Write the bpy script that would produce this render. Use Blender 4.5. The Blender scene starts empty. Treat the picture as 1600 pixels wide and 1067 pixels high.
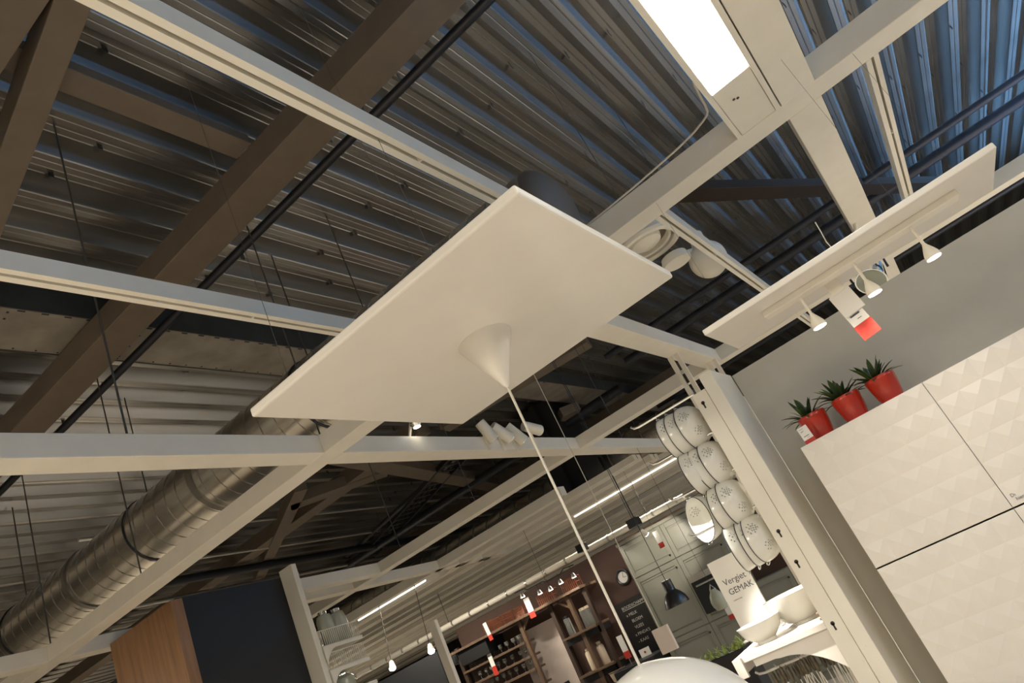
import bpy, bmesh, math, random
from mathutils import Vector, Matrix
random.seed(7)
sc = bpy.context.scene
col = sc.collection
PI = math.pi

# ------------------------------------------------------------------ camera
YAW, PITCH, ROLL = math.radians(64.5276), math.radians(22.1056), math.radians(-26.1508)
EYE = 1.65
F_ = Vector((math.sin(YAW) * math.cos(PITCH), math.cos(YAW) * math.cos(PITCH), math.sin(PITCH)))
r0 = Vector((math.cos(YAW), -math.sin(YAW), 0))
u0 = r0.cross(F_)
R_ = r0 * math.cos(ROLL) + u0 * math.sin(ROLL)
U_ = -r0 * math.sin(ROLL) + u0 * math.cos(ROLL)
cd = bpy.data.cameras.new('camera')
cam = bpy.data.objects.new('camera', cd)
col.objects.link(cam)
cam.matrix_world = Matrix(((R_.x, U_.x, -F_.x, 0), (R_.y, U_.y, -F_.y, 0), (R_.z, U_.z, -F_.z, EYE), (0, 0, 0, 1)))
cd.sensor_width = 36.0
cd.lens = 36.0 * 1129.4 / 1600.0
cd.clip_start = 0.02
sc.camera = cam

# ------------------------------------------------------------------ world, lights, exposure
w = bpy.data.worlds.new('store_light')
sc.world = w
w.use_nodes = True
w.node_tree.nodes['Background'].inputs[0].default_value = (1.0, 0.86, 0.66, 1)
w.node_tree.nodes['Background'].inputs[1].default_value = 0.22
vs = sc.view_settings
vs.view_transform = 'Standard'
vs.look = 'None'
vs.exposure = 0.2
vs.gamma = 1.0
vs.use_curve_mapping = False
try:
    sc.cycles.use_denoising = True
    sc.cycles.max_bounces = 8
    sc.cycles.sample_clamp_indirect = 4.0
except Exception:
    pass
WARM = (1.0, 0.90, 0.75)

def area(loc, target, sx, sy, power, color):
    l = bpy.data.lights.new('area_light', 'AREA')
    l.shape = 'RECTANGLE'; l.size = sx; l.size_y = sy; l.energy = power; l.color = color
    o = bpy.data.objects.new('area_light', l); col.objects.link(o)
    o.location = loc
    o.rotation_euler = (Vector(target) - Vector(loc)).to_track_quat('-Z', 'Y').to_euler()
    return o

def spot(loc, target, power, angle, color=WARM, radius=0.03, blend=0.5):
    l = bpy.data.lights.new('spot_light', 'SPOT')
    l.energy = power; l.spot_size = math.radians(angle); l.spot_blend = blend; l.color = color; l.shadow_soft_size = radius
    o = bpy.data.objects.new('spot_light', l); col.objects.link(o)
    o.location = loc
    o.rotation_euler = (Vector(target) - Vector(loc)).to_track_quat('-Z', 'Y').to_euler()
    return o

# area lights added at grid height for floor bounce (all outside the frame)
for (x, y, p) in ((-1.2, -0.8, 42), (-1.2, 2.6, 140), (1.2, -3.2, 45), (-4.5, 1.0, 85), (-4.5, 5.0, 80), (0.6, 6.5, 40), (1.6, 10.0, 45), (5.0, -4.5, 190), (8.5, -4.0, 220), (12.0, -4.0, 190), (6.0, 10.4, 35), (9.5, 13.8, 260)):
    area((x, y, 3.15), (x, y, 0), 1.5, 0.3, p, WARM)
# cool unseen area light added on the -Y side to wash the roof deck
cool_wash = area((6.0, -6.5, 3.7), (6.0, -3.2, 6.4), 16.0, 0.8, 3000, (0.20, 0.50, 1.0))
cool_wash.data.spread = math.radians(58)

# ------------------------------------------------------------------ materials
MATS = {}
def mat(name, c, rough=0.5, metal=0.0, var=0.06, scale=6.0, bump=0.0, bscale=40.0, emit=None, estr=0.0, stretch=None, trans=0.0, coat=0.0, spec=None):
    m = bpy.data.materials.new(name); m.use_nodes = True
    nt = m.node_tree; b = nt.nodes['Principled BSDF']
    b.inputs['Roughness'].default_value = rough
    b.inputs['Metallic'].default_value = metal
    if spec is not None: b.inputs['Specular IOR Level'].default_value = spec
    if coat: b.inputs['Coat Weight'].default_value = coat; b.inputs['Coat Roughness'].default_value = 0.12
    if trans: b.inputs['Transmission Weight'].default_value = trans; b.inputs['IOR'].default_value = 1.4
    tc = nt.nodes.new('ShaderNodeTexCoord'); mp = nt.nodes.new('ShaderNodeMapping')
    nt.links.new(tc.outputs['Object'], mp.inputs['Vector'])
    if stretch: mp.inputs['Scale'].default_value = stretch
    n = nt.nodes.new('ShaderNodeTexNoise'); n.inputs['Scale'].default_value = scale; n.inputs['Detail'].default_value = 4
    nt.links.new(mp.outputs[0], n.inputs['Vector'])
    rp = nt.nodes.new('ShaderNodeValToRGB')
    lo = [max(0, x * (1 - var)) for x in c]; hi = [min(1, x * (1 + var)) for x in c]
    rp.color_ramp.elements[0].position = 0.3; rp.color_ramp.elements[1].position = 0.7
    rp.color_ramp.elements[0].color = (*lo, 1); rp.color_ramp.elements[1].color = (*hi, 1)
    nt.links.new(n.outputs['Fac'], rp.inputs['Fac']); nt.links.new(rp.outputs['Color'], b.inputs['Base Color'])
    if bump:
        n2 = nt.nodes.new('ShaderNodeTexNoise'); n2.inputs['Scale'].default_value = bscale; n2.inputs['Detail'].default_value = 3
        nt.links.new(mp.outputs[0], n2.inputs['Vector'])
        bp = nt.nodes.new('ShaderNodeBump'); bp.inputs['Strength'].default_value = bump; bp.inputs['Distance'].default_value = 0.01
        nt.links.new(n2.outputs['Fac'], bp.inputs['Height']); nt.links.new(bp.outputs[0], b.inputs['Normal'])
    if emit:
        b.inputs['Emission Color'].default_value = (*emit, 1); b.inputs['Emission Strength'].default_value = estr
    MATS[name] = m
    return m

mat('cream', (0.83, 0.785, 0.675), 0.38, var=0.03)
mat('panel_white', (0.80, 0.76, 0.68), 0.34, var=0.02, coat=0.25)
mat('plaster', (0.56, 0.53, 0.45), 0.7, var=0.03, bump=0.05)
mat('white_lacquer', (0.77, 0.73, 0.665), 0.32, var=0.02)
mat('white_gloss', (0.86, 0.84, 0.78), 0.18, var=0.02, coat=0.3)
mat('enamel', (0.80, 0.79, 0.72), 0.22, var=0.02, coat=0.4)
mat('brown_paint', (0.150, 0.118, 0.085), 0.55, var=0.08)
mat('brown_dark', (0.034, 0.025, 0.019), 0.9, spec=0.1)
mat('dark_steel', (0.045, 0.045, 0.05), 0.45, metal=0.3)
mat('black_pipe', (0.03, 0.032, 0.04), 0.35, metal=0.4)
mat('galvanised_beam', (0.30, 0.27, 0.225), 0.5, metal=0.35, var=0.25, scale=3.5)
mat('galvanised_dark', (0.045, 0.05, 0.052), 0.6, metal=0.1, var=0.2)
mat('duct', (0.66, 0.62, 0.54), 0.26, metal=0.92, var=0.18, scale=3)
mat('duct_seam', (0.30, 0.28, 0.24), 0.4, metal=0.8)
mat('chrome', (0.85, 0.85, 0.85), 0.12, metal=1.0)
mat('rod', (0.07, 0.065, 0.055), 0.6, metal=0.2)
mat('slot', (0.03, 0.028, 0.025), 0.7)
mat('cord_white', (0.70, 0.66, 0.56), 0.6)
mat('red_glaze', (0.52, 0.035, 0.015), 0.25, var=0.08, coat=0.4)
mat('soil', (0.03, 0.02, 0.012), 0.9, var=0.3, scale=60)
mat('leaf', (0.035, 0.065, 0.018), 0.45, var=0.5, scale=9)
mat('leaf_light', (0.08, 0.13, 0.02), 0.45, var=0.4, scale=9)
mat('herb', (0.40, 0.50, 0.14), 0.6, var=0.4, scale=30)
mat('card', (0.80, 0.78, 0.74), 0.6, var=0.02)
mat('card_red', (0.50, 0.035, 0.02), 0.55, var=0.05)
mat('ink', (0.06, 0.06, 0.08), 0.6)
mat('chalk', (0.62, 0.60, 0.55), 0.9)
mat('floor', (0.66, 0.60, 0.52), 0.45, var=0.1, scale=2)
mat('black_wall', (0.012, 0.013, 0.015), 0.6, var=0.1)
mat('far_wall', (0.05, 0.042, 0.035), 0.8, var=0.2)
mat('brown_wall', (0.080, 0.043, 0.031), 0.75, var=0.06)
mat('wood', (0.31, 0.165, 0.075), 0.42, var=0.22, scale=2.5, stretch=(9, 9, 0.7))
mat('dark_wood', (0.05, 0.03, 0.02), 0.5, var=0.25, scale=3, stretch=(6, 6, 1))
mat('light_wood', (0.12, 0.072, 0.042), 0.5, var=0.2, scale=3, stretch=(6, 6, 1))
mat('black', (0.010, 0.010, 0.011), 0.5)
mat('black_metal', (0.02, 0.021, 0.023), 0.32, metal=0.2)
mat('blackboard', (0.014, 0.013, 0.014), 0.55, var=0.3)
mat('grey_paint', (0.235, 0.235, 0.195), 0.42, var=0.03)
mat('steel', (0.55, 0.54, 0.5), 0.3, metal=0.9)
mat('copper_wire', (0.26, 0.085, 0.04), 0.4, metal=0.3)
mat('glass', (0.80, 0.84, 0.80), 0.05, trans=0.85)
mat('glass_milky', (0.55, 0.58, 0.48), 0.2, trans=0.35)
mat('cream_ceramic', (0.72, 0.60, 0.45), 0.4)
mat('pinkish_board', (0.72, 0.62, 0.56), 0.6, var=0.03)
mat('utensil_dark', (0.10, 0.08, 0.05), 0.4, var=0.4, scale=40)
mat('dark_red', (0.22, 0.02, 0.02), 0.5)
mat('tube_light', (1, 1, 1), 0.5, emit=(1.0, 0.95, 0.86), estr=1.8)
mat('lens_light', (1, 1, 1), 0.5, emit=(1.0, 0.96, 0.88), estr=9.0)
mat('bulb_light', (1, 1, 1), 0.5, emit=(1.0, 0.93, 0.78), estr=18.0)
mat('bluish_glow', (0.5, 0.6, 0.7), 0.3, emit=(0.45, 0.70, 1.0), estr=0.6)
# corrugated roof steel: galvanised spangle, long streaks down the ribs
m = mat('roof_steel', (0.30, 0.29, 0.27), 0.27, metal=0.82, var=0.22, scale=1.3, stretch=(0.22, 3.0, 3.0), bump=0.012, bscale=4)

# ------------------------------------------------------------------ mesh helpers
class MB:
    def __init__(s): s.v = []; s.f = []
    def add(s, vs_, fs):
        o = len(s.v); s.v += [tuple(p) for p in vs_]; s.f += [tuple(i + o for i in f) for f in fs]; return s
    def box(s, x0, x1, y0, y1, z0, z1):
        x0, x1 = sorted((x0, x1)); y0, y1 = sorted((y0, y1)); z0, z1 = sorted((z0, z1))
        return s.add([(x0, y0, z0), (x1, y0, z0), (x1, y1, z0), (x0, y1, z0), (x0, y0, z1), (x1, y0, z1), (x1, y1, z1), (x0, y1, z1)],
                     [(0, 3, 2, 1), (4, 5, 6, 7), (0, 1, 5, 4), (1, 2, 6, 5), (2, 3, 7, 6), (3, 0, 4, 7)])
    def bar(s, a, b, wd, ht, up=(0, 0, 1)):
        a = Vector(a); b = Vector(b); d = (b - a).normalized(); u = Vector(up)
        sd = d.cross(u).normalized(); u = sd.cross(d).normalized()
        c = [(-1, -1), (1, -1), (1, 1), (-1, 1)]
        P = [p + sd * (i * wd / 2) + u * (j * ht / 2) for p in (a, b) for i, j in c]
        return s.add(P, [(0, 3, 2, 1), (4, 5, 6, 7), (0, 1, 5, 4), (1, 2, 6, 5), (2, 3, 7, 6), (3, 0, 4, 7)])
    def cyl(s, a, b, r, n=12, r2=None, cap=True):
        a = Vector(a); b = Vector(b); r2 = r if r2 is None else r2
        d = (b - a).normalized(); t = Vector((0, 0, 1)) if abs(d.z) < 0.9 else Vector((1, 0, 0))
        e1 = d.cross(t).normalized(); e2 = d.cross(e1)
        P = []
        for p, rr in ((a, r), (b, r2)):
            for i in range(n):
                q = 2 * PI * i / n; P.append(p + e1 * (rr * math.cos(q)) + e2 * (rr * math.sin(q)))
        fs = [(i, (i + 1) % n, n + (i + 1) % n, n + i) for i in range(n)]
        if cap: fs += [tuple(range(n - 1, -1, -1)), tuple(range(n, 2 * n))]
        return s.add(P, fs)
    def tube(s, pts, r, n=8):
        pts = [Vector(p) for p in pts]; P = []; k = len(pts)
        prev = None
        for i, p in enumerate(pts):
            d = (pts[min(i + 1, k - 1)] - pts[max(i - 1, 0)]).normalized()
            if prev is None:
                t = Vector((0, 0, 1)) if abs(d.z) < 0.9 else Vector((1, 0, 0)); e1 = d.cross(t).normalized()
            else:
                e1 = (prev - d * prev.dot(d)).normalized()
            prev = e1; e2 = d.cross(e1)
            for j in range(n):
                q = 2 * PI * j / n; P.append(p + e1 * (r * math.cos(q)) + e2 * (r * math.sin(q)))
        fs = [(i * n + j, i * n + (j + 1) % n, (i + 1) * n + (j + 1) % n, (i + 1) * n + j) for i in range(k - 1) for j in range(n)]
        fs += [tuple(range(n - 1, -1, -1)), tuple(range((k - 1) * n, k * n))]
        return s.add(P, fs)
    def lathe(s, c, prof, n=32, axis='Z', close=True):
        c = Vector(c); P = []
        for (r, h) in prof:
            for i in range(n):
                q = 2 * PI * i / n; a, b = r * math.cos(q), r * math.sin(q)
                P.append(c + (Vector((a, b, h)) if axis == 'Z' else Vector((a, h, b)) if axis == 'Y' else Vector((h, a, b))))
        fs = []
        for k in range(len(prof) - 1):
            for i in range(n):
                j = (i + 1) % n; fs.append((k * n + i, k * n + j, (k + 1) * n + j, (k + 1) * n + i))
        if close: fs += [tuple(range(n - 1, -1, -1)), tuple(range((len(prof) - 1) * n, len(prof) * n))]
        return s.add(P, fs)
    def ring(s, c, R, r, n=24, m_=8, axis='Z', a0=0, a1=2 * PI):
        pts = []
        full = abs(a1 - a0 - 2 * PI) < 1e-6
        k = n if not full else n + 1
        for i in range(k):
            q = a0 + (a1 - a0) * i / (k - 1)
            a, b = R * math.cos(q), R * math.sin(q)
            pts.append(Vector(c) + (Vector((a, b, 0)) if axis == 'Z' else Vector((a, 0, b)) if axis == 'Y' else Vector((0, a, b))))
        return s.tube(pts, r, m_)
    def sphere(s, c, r, n=20, m_=12):
        prof = [(max(1e-4, r * math.sin(PI * i / m_)), -r * math.cos(PI * i / m_)) for i in range(m_ + 1)]
        return s.lathe(c, prof, n)
    def build(s, name, m_, parent=None, smooth=False, bevel=0.0):
        off = Vector(parent.get('_o', (0, 0, 0))) if parent is not None else None
        if off is None:
            xs = [p[0] for p in s.v]; ys = [p[1] for p in s.v]; zs = [p[2] for p in s.v]
            off = Vector(((min(xs) + max(xs)) / 2, (min(ys) + max(ys)) / 2, min(zs)))
        me = bpy.data.meshes.new(name)
        me.from_pydata([(p[0] - off.x, p[1] - off.y, p[2] - off.z) for p in s.v], [], s.f)
        bm = bmesh.new(); bm.from_mesh(me); bmesh.ops.recalc_face_normals(bm, faces=bm.faces[:]); bm.to_mesh(me); bm.free()
        me.materials.append(MATS[m_])
        if smooth:
            me.polygons.foreach_set('use_smooth', [True] * len(me.polygons))
            try: me.set_sharp_from_angle(angle=math.radians(38))
            except Exception: pass
        o = bpy.data.objects.new(name, me); col.objects.link(o)
        if parent is not None: o.parent = parent
        else: o.location = off
        o['_o'] = tuple(off)
        if bevel:
            b = o.modifiers.new('bevel', 'BEVEL'); b.width = bevel; b.segments = 2; b.limit_method = 'ANGLE'
        return o

ORIG = {}
def thing(name, label, cat, loc=(0, 0, 0), group=None):
    o = bpy.data.objects.new(name, None); col.objects.link(o)
    o.empty_display_size = 0.05
    o.location = loc; o['label'] = label; o['category'] = cat
    if group: o['group'] = group
    o['_o'] = tuple(loc)
    return o
def tag(o, label, cat, group=None, kind=None):
    if label: o['label'] = label
    if cat: o['category'] = cat
    if group: o['group'] = group
    if kind: o['kind'] = kind
    return o
def struct(o, label=None):
    o['kind'] = 'structure'
    if label: o['label'] = label
    return o
def sroot(name, label=None, loc=(0, 0, 0)):
    o = bpy.data.objects.new(name, None); col.objects.link(o); o.location = loc; o['kind'] = 'structure'; o['_o'] = tuple(loc)
    if label: o['label'] = label
    return o
def copy_tree(o, loc, rot=None, label=None, group=None):
    c = o.copy(); col.objects.link(c); c.location = loc
    if rot is not None: c.rotation_euler = rot
    if label: c['label'] = label
    if group: c['group'] = group
    for ch in list(o.children):
        d = ch.copy(); col.objects.link(d); d.parent = c
        for g in list(ch.children):
            e = g.copy(); col.objects.link(e); e.parent = d
    return c
def text(string, size, m_, parent, org, xa=(0, -1, 0), ya=(0, 0, 1), name='lettering', depth=0.0006, align='LEFT'):
    c = bpy.data.curves.new('t', 'FONT'); c.body = string; c.size = size; c.extrude = depth; c.align_x = align
    c.resolution_u = 3
    t = bpy.data.objects.new('t', c); col.objects.link(t)
    dg = bpy.context.evaluated_depsgraph_get(); dg.update()
    me = bpy.data.meshes.new_from_object(t.evaluated_get(dg))
    bpy.data.objects.remove(t); bpy.data.curves.remove(c)
    xa = Vector(xa); ya = Vector(ya); za = xa.cross(ya); off = Vector(parent['_o']); og = Vector(org) - off
    for v in me.vertices:
        p = v.co.copy(); v.co = og + xa * p.x + ya * p.y + za * p.z
    me.materials.clear(); me.materials.append(MATS[m_])
    o = bpy.data.objects.new(name, me); col.objects.link(o); o.parent = parent; o['_o'] = parent['_o']
    return o

# ================================================================== THE SETTING
struct(MB().box(-14, 26, -14, 26, -0.1, 0).build('floor', 'floor'), 'pale sales floor below the frame')
struct(MB().box(25.5, 26, -14, 26, 0, 6.2).build('wall_far', 'far_wall'), 'dark distant end wall of the hall')
struct(MB().box(-14, 26, 25.5, 26, 0, 6.2).build('wall_side', 'far_wall'), 'dark distant side wall of the hall')

t = sroot('glow_band_1', 'added glowing bluish band on the unseen far side wall', (9, -13.45, 3.9))  # unseen emissive band added so the deck ribs reflect bluish light
MB().box(-8, 25.5, -13.4, -13.38, 3.95, 5.15).build('pane', 'bluish_glow', t)
for k in range(15): MB().box(-8 + k * 2.39, -7.92 + k * 2.39, -13.42, -13.34, 3.9, 5.2).build('band_bar', 'dark_steel', t)
struct(MB().box(-8, 25.5, -13.6, -13.45, 0, 5.4).build('wall_band_side', 'far_wall'), 'unseen far side wall behind the added glowing band')

# corrugated roof: sheets of three ribs, ribs along X
ROOF = 5.45
PER = 0.3477
ceil = sroot('ceiling', 'corrugated galvanised steel roof deck on brown beams')
def sheet_mesh():
    prof = []
    for k in range(3):
        y = k * PER
        for (dy, dz) in ((0, 0), (0.040, 0), (0.046, 0.004), (0.052, 0), (0.092, 0), (0.098, 0.006), (0.168, 0.130), (0.174, 0.135),
                         (0.215, 0.135), (0.221, 0.131), (0.227, 0.135), (0.268, 0.135), (0.274, 0.130), (0.342, 0.006)):
            prof.append((y + dy, dz))
    prof.append((3 * PER, 0)); prof.append((3 * PER + 0.03, -0.003))
    x0, x1 = -8.0, 25.5
    mb = MB()
    P = []; t = 0.004
    for x in (x0, x1):
        for (y, z) in prof: P.append((x, y, z))
        for (y, z) in prof: P.append((x, y, z + t))
    n = len(prof); F = []
    for i in range(n - 1):
        F.append((i, i + 1, 2 * n + i + 1, 2 * n + i)); F.append((n + i, 3 * n + i, 3 * n + i + 1, n + i + 1))
    mb.add(P, F)
    return mb
sh0 = sheet_mesh().build('roof_sheet', 'roof_steel', ceil)
y_first = 0.825 - 0.34 - 13 * 3 * PER
sh0.location = (0, y_first, ROOF)
for k in range(1, 37):
    c = sh0.copy(); col.objects.link(c); c.location = (0, y_first + k * 3 * PER, ROOF)
# upper closing skin above the deck so that no outside light leaks in
struct(MB().box(-8, 25.5, -13.2, 25.5, ROOF + 0.2, ROOF + 0.3).build('closing_skin_1', 'far_wall'), 'unseen skin above the roof deck against light leaks')

# small dark clips riveted under the deck
cl = MB()
rr = random.Random(3)
for k in range(-10, 26):
    for j in range(10):
        x = 1.0 + j * 1.25 + rr.uniform(-.3, .3); y = 0.825 + k * PER - 0.09 + (0 if j % 2 else 0.174)
        z = ROOF + (0.0 if j % 2 == 0 else 0.135)
        cl.box(x, x + 0.035, y, y + 0.006, z - 0.035, z + 0.002)
o = cl.build('deck_clips', 'dark_steel', ceil); o['kind'] = 'stuff'

# cabinet wall and side partitions
struct(MB().box(4.02, 4.14, -4.0, 0.80, 0, 2.50).build('wall_right', 'plaster', bevel=0.004), 'free-standing cream display wall behind the white cabinets')
struct(MB().box(3.722, 4.86, 5.556, 5.66, 0, 3.26).build('wall_left', 'black_wall'), 'matt black partition beside the oak end panel')
struct(MB().box(3.8, 3.9, 6.62, 12.0, 0, 3.0).build('wall_black', 'black_wall'), 'matt black partition left of the oak end panel')
struct(MB().box(10.05, 10.2, 2.0, 8.05, 0, 2.56).build('wall_back', 'brown_wall'), 'brown painted wall of the kitchen display')
struct(MB().box(8.9, 9.0, 7.6, 13.0, 0, 2.32).build('wall_inner', 'black_wall'), 'black wall behind the white shelf post')

# ================================================================== WHITE CEILING GRID
def beam(label, x0, x1, y0, y1, z0=3.2, z1=3.322, name='grid_beam', m_='cream', group='white ceiling grid beams', cat='beam'):
    return tag(MB().box(x0, x1, y0, y1, z0, z1).build(name, m_, bevel=0.004), label, cat, group)
def xspan(label, a, b, y0, y1): return beam(label, a, b, y0, y1)
beam('long white cross beam passing behind the square panel', 3.13, 3.285, -8, 14)
beam('second long white cross beam, behind the pendant cord', 6.52, 6.675, -8, 14)
beam('third white cross beam, farther back above the kitchen', 8.15, 8.3, 4.2, 14)
beam('fourth white cross beam, above the brown kitchen wall', 9.9, 10.05, -8, 14)
beam('fifth white cross beam, far beyond the kitchen wall', 13.2, 13.35, -8, 14)
for (a, b, l) in ((-8, 3.13, 'wide white beam beside the lit ceiling fixture'), (3.285, 6.52, 'wide white beam running over the slim panel'), (6.675, 9.9, 'wide white beam end seen under the slim panel')):
    beam(l, a, b, -0.33, -0.17)
for (a, b) in ((3.285, 6.52),):
    beam('short white beam between square panel and gondola post', a, b, 1.30, 1.455)
for (a, b, l) in ((-8, 3.13, 'white beam across the left edge below the square panel'), (3.285, 6.52, 'white beam carrying the cluster of four spotlights'), (6.675, 9.9, 'white beam continuing behind the hanging colanders')):
    beam(l, a, b, 2.95, 3.105)
beam('short white beam from shelf post to cross beam', 4.86, 6.52, 5.93, 6.08)
for (a, b, l) in ((-8, 3.13, 'white beam in the lower left corner'), (3.285, 6.52, 'white beam behind the shelf post top'), (6.675, 9.9, 'white beam stretching right above the glass jars')):
    beam(l, a, b, 6.40, 6.55)

def track(label, x0, x1, y0, z0=3.2, along='X'):
    t = thing('ceiling_track', label, 'track', ((x0 + x1) / 2, y0 + 0.03, z0), 'slotted white ceiling tracks')
    wd = 0.058
    MB().box(x0, x1, y0, y0 + 0.022, z0, z0 + 0.07).build('rail_half', 'cream', t)
    MB().box(x0, x1, y0 + wd - 0.024, y0 + wd, z0, z0 + 0.07).build('rail_half', 'cream', t)
    MB().box(x0, x1, y0 + 0.022, y0 + wd - 0.024, z0 + 0.055, z0 + 0.07).build('slot', 'slot', t)
    x = x0 + 0.9
    while x < x1:
        MB().box(x, x + 0.008, y0 + 0.020, y0 + wd - 0.022, z0 - 0.001, z0 + 0.03).build('slot_clip', 'cream', t)
        x += 1.15
    return t
track('slotted white track running from top left to the square panel', -6, 3.13, 0.841)
track('slotted white track crossing the left edge under the brown beam', -6, 3.13, 1.790)
track('slotted white track beside the round ceiling speaker', 3.285, 6.52, 0.511)
track('slotted white track seen under the slim panel', 6.675, 9.9, 0.511)
track('slotted white track beyond the slim panel at right', 3.285, 6.52, -0.597)
# far tracks along Y over the kitchen aisle
def ytrack(label, x, y0, y1, wd=0.06, z0=3.2):
    t = thing('ceiling_track', label, 'track', (x, (y0 + y1) / 2, z0), 'slotted white ceiling tracks')
    MB().box(x, x + wd * 0.46, y0, y1, z0, z0 + 0.08).build('rail_half', 'cream', t)
    MB().box(x + wd * 0.54, x + wd, y0, y1, z0, z0 + 0.08).build('rail_half', 'cream', t)
    MB().box(x + wd * 0.46, x + wd * 0.54, y0, y1, z0 + 0.03, z0 + 0.08).build('slot', 'slot', t)
    return t
ytrack('far white band parallel to the third cross beam', 8.62, 3.3, 13, 0.25)
ytrack('far white band just in front of the kitchen wall', 9.2, 3.3, 13, 0.28)
ytrack('far white band behind the kitchen wall line', 10.4, 3.3, 13, 0.34)
ytrack('far white band deepest over the kitchen', 11.2, 3.3, 13, 0.36)
ytrack('far white band beyond all others', 12.2, 3.3, 15, 0.5)
for (x, l) in ((13.6, 'first added pale band for the lit deck over the brown wall'), (15.2, 'second added pale band for the lit deck over the brown wall'), (17.0, 'third added pale band for the lit deck over the brown wall'), (19.0, 'fourth added pale band for the lit deck over the brown wall')):
    ytrack(l, x, 3.3, 22, 0.9)  # bands added in place of the lit beige deck beyond

# ================================================================== ROOF STEEL
def steel(label, a, b, wd, ht, name='roof_beam', m_='brown_paint', cat='beam', group='brown roof beams', **k):
    return tag(MB().bar(a, b, wd, ht).build(name, m_, bevel=0.006), label, cat, group)
steel('large brown roof beam crossing the upper left', (3.025, -9, 5.1), (3.025, 24, 5.1), 0.27, 0.20)
steel('brown roof beam in the top left corner', (1.25, -9, 5.1), (1.25, 3.9, 5.1), 0.36, 0.20)
steel('slanted brown brace left of the large roof beam', (1.20, 0.2, 5.09), (2.52, 7.6, 5.09), 0.15, 0.17, name='roof_brace')
steel('brown purlin lying over the slanted brace', (-2, 2.52, 5.24), (2.89, 2.52, 5.24), 0.16, 0.08, name='roof_purlin')
steel('brown beam far above the duct', (8.2, 5.8, 5.1), (8.2, 24, 5.1), 0.30, 0.22)
steel('brown brace over the white corner shelf', (7.22, 7.45, 5.05), (9.3, 11.3, 5.05), 0.2, 0.16, name='roof_brace')
steel('brown brace above the second cross beam', (7.5, 8.05, 5.05), (8.63, 7.04, 5.05), 0.28, 0.16, name='roof_brace')
steel('brown brace slanting behind the second cross beam', (7.0, 6.42, 5.0), (12.7, 7.9, 5.0), 0.3, 0.16, name='roof_brace')
steel('brown brace behind the pendant canopy', (8.4, 5.6, 5.0), (8.9, 3.2, 5.0), 0.30, 0.16, name='roof_brace')
steel('brown brace to the right of the pendant cord', (11.2, 4.9, 5.0), (12.3, 5.9, 5.0), 0.35, 0.16, name='roof_brace')
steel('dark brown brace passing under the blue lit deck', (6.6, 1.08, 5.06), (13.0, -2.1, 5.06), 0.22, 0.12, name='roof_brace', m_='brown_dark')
steel('brown roof beam far behind the kitchen', (13.4, 3, 5.1), (13.4, 24, 5.1), 0.3, 0.22)

g = thing('perforated_purlin', 'wide galvanised perforated purlin crossing the left side', 'beam', (4, 4.785, 5.22))
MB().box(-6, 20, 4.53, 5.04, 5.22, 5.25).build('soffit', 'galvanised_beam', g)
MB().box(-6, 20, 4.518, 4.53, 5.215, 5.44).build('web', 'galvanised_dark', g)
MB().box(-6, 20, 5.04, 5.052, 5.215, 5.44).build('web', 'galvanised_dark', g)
rv = MB()  # dark studs put in place of the purlin's small holes
x = 0.0
while x < 10:
    rv.box(x, x + 0.05, 4.542, 4.554, 5.216, 5.221); rv.box(x, x + 0.012, 5.01, 5.022, 5.216, 5.221); x += 0.16
for xb in (2.35, 3.35, 6.2):
    for i in range(6): rv.cyl((xb + (i % 2) * .012, 4.58 + i * 0.08, 5.218), (xb + (i % 2) * .012, 4.58 + i * 0.08, 5.214), 0.009, 6)
o = rv.build('hole_studs', 'slot', g); o['kind'] = 'stuff'

def pipe(label, a, b, r, m_='black_pipe', group='dark roof pipes'):
    return tag(MB().cyl(a, b, r, 14).build('roof_pipe', m_, smooth=True), label, 'pipe', group)
pipe('dark pipe running alongside the large brown beam', (3.30, -9, 5.03), (3.30, 24, 5.03), 0.034)
pipe('thin dark pipe at right in front of the blue deck', (10.1, -9, 5.05), (10.1, 3.5, 5.05), 0.05)
pipe('thicker dark pipe at right behind the thin one', (10.9, -9, 5.05), (10.9, 3.5, 5.05), 0.075)
pipe('dark pipe above the second cross beam', (9.6, 5.6, 5.0), (11.2, 10.9, 5.0), 0.05)
pipe('dark far pipe above the corner shelf', (11.5, 4, 4.9), (11.5, 20, 4.9), 0.09)
pipe('dark far pipe behind the duct', (5.6, 6.8, 5.0), (5.6, 22, 5.0), 0.05)
pipe('grey conduit across the far left roof', (2, 11.2, 4.9), (16, 11.2, 4.9), 0.04, 'steel')
pipe('grey conduit above the black partition', (4.8, 8.7, 5.1), (16, 8.7, 5.1), 0.022, 'steel')
pipe('grey conduit over the corner shelf post', (4.8, 9.7, 5.0), (16, 9.7, 5.0), 0.025, 'steel')
pipe('thick dark pipe over the corner shelf post', (4.8, 10.3, 4.9), (16, 10.3, 4.9), 0.07)
pipe('grey conduit across the far roof above the shelf', (2, 12.6, 4.8), (18, 12.6, 4.8), 0.03, 'steel')
for i, (xx, yy) in enumerate(((12.0, 2.6), (12.8, 1.2))):
    pipe(('dark cable tray rail near the slim panel', 'dark cable tray rail over the gondola')[i], (xx, -6, 4.6), (xx, 4.0, 4.6), 0.05)

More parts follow.
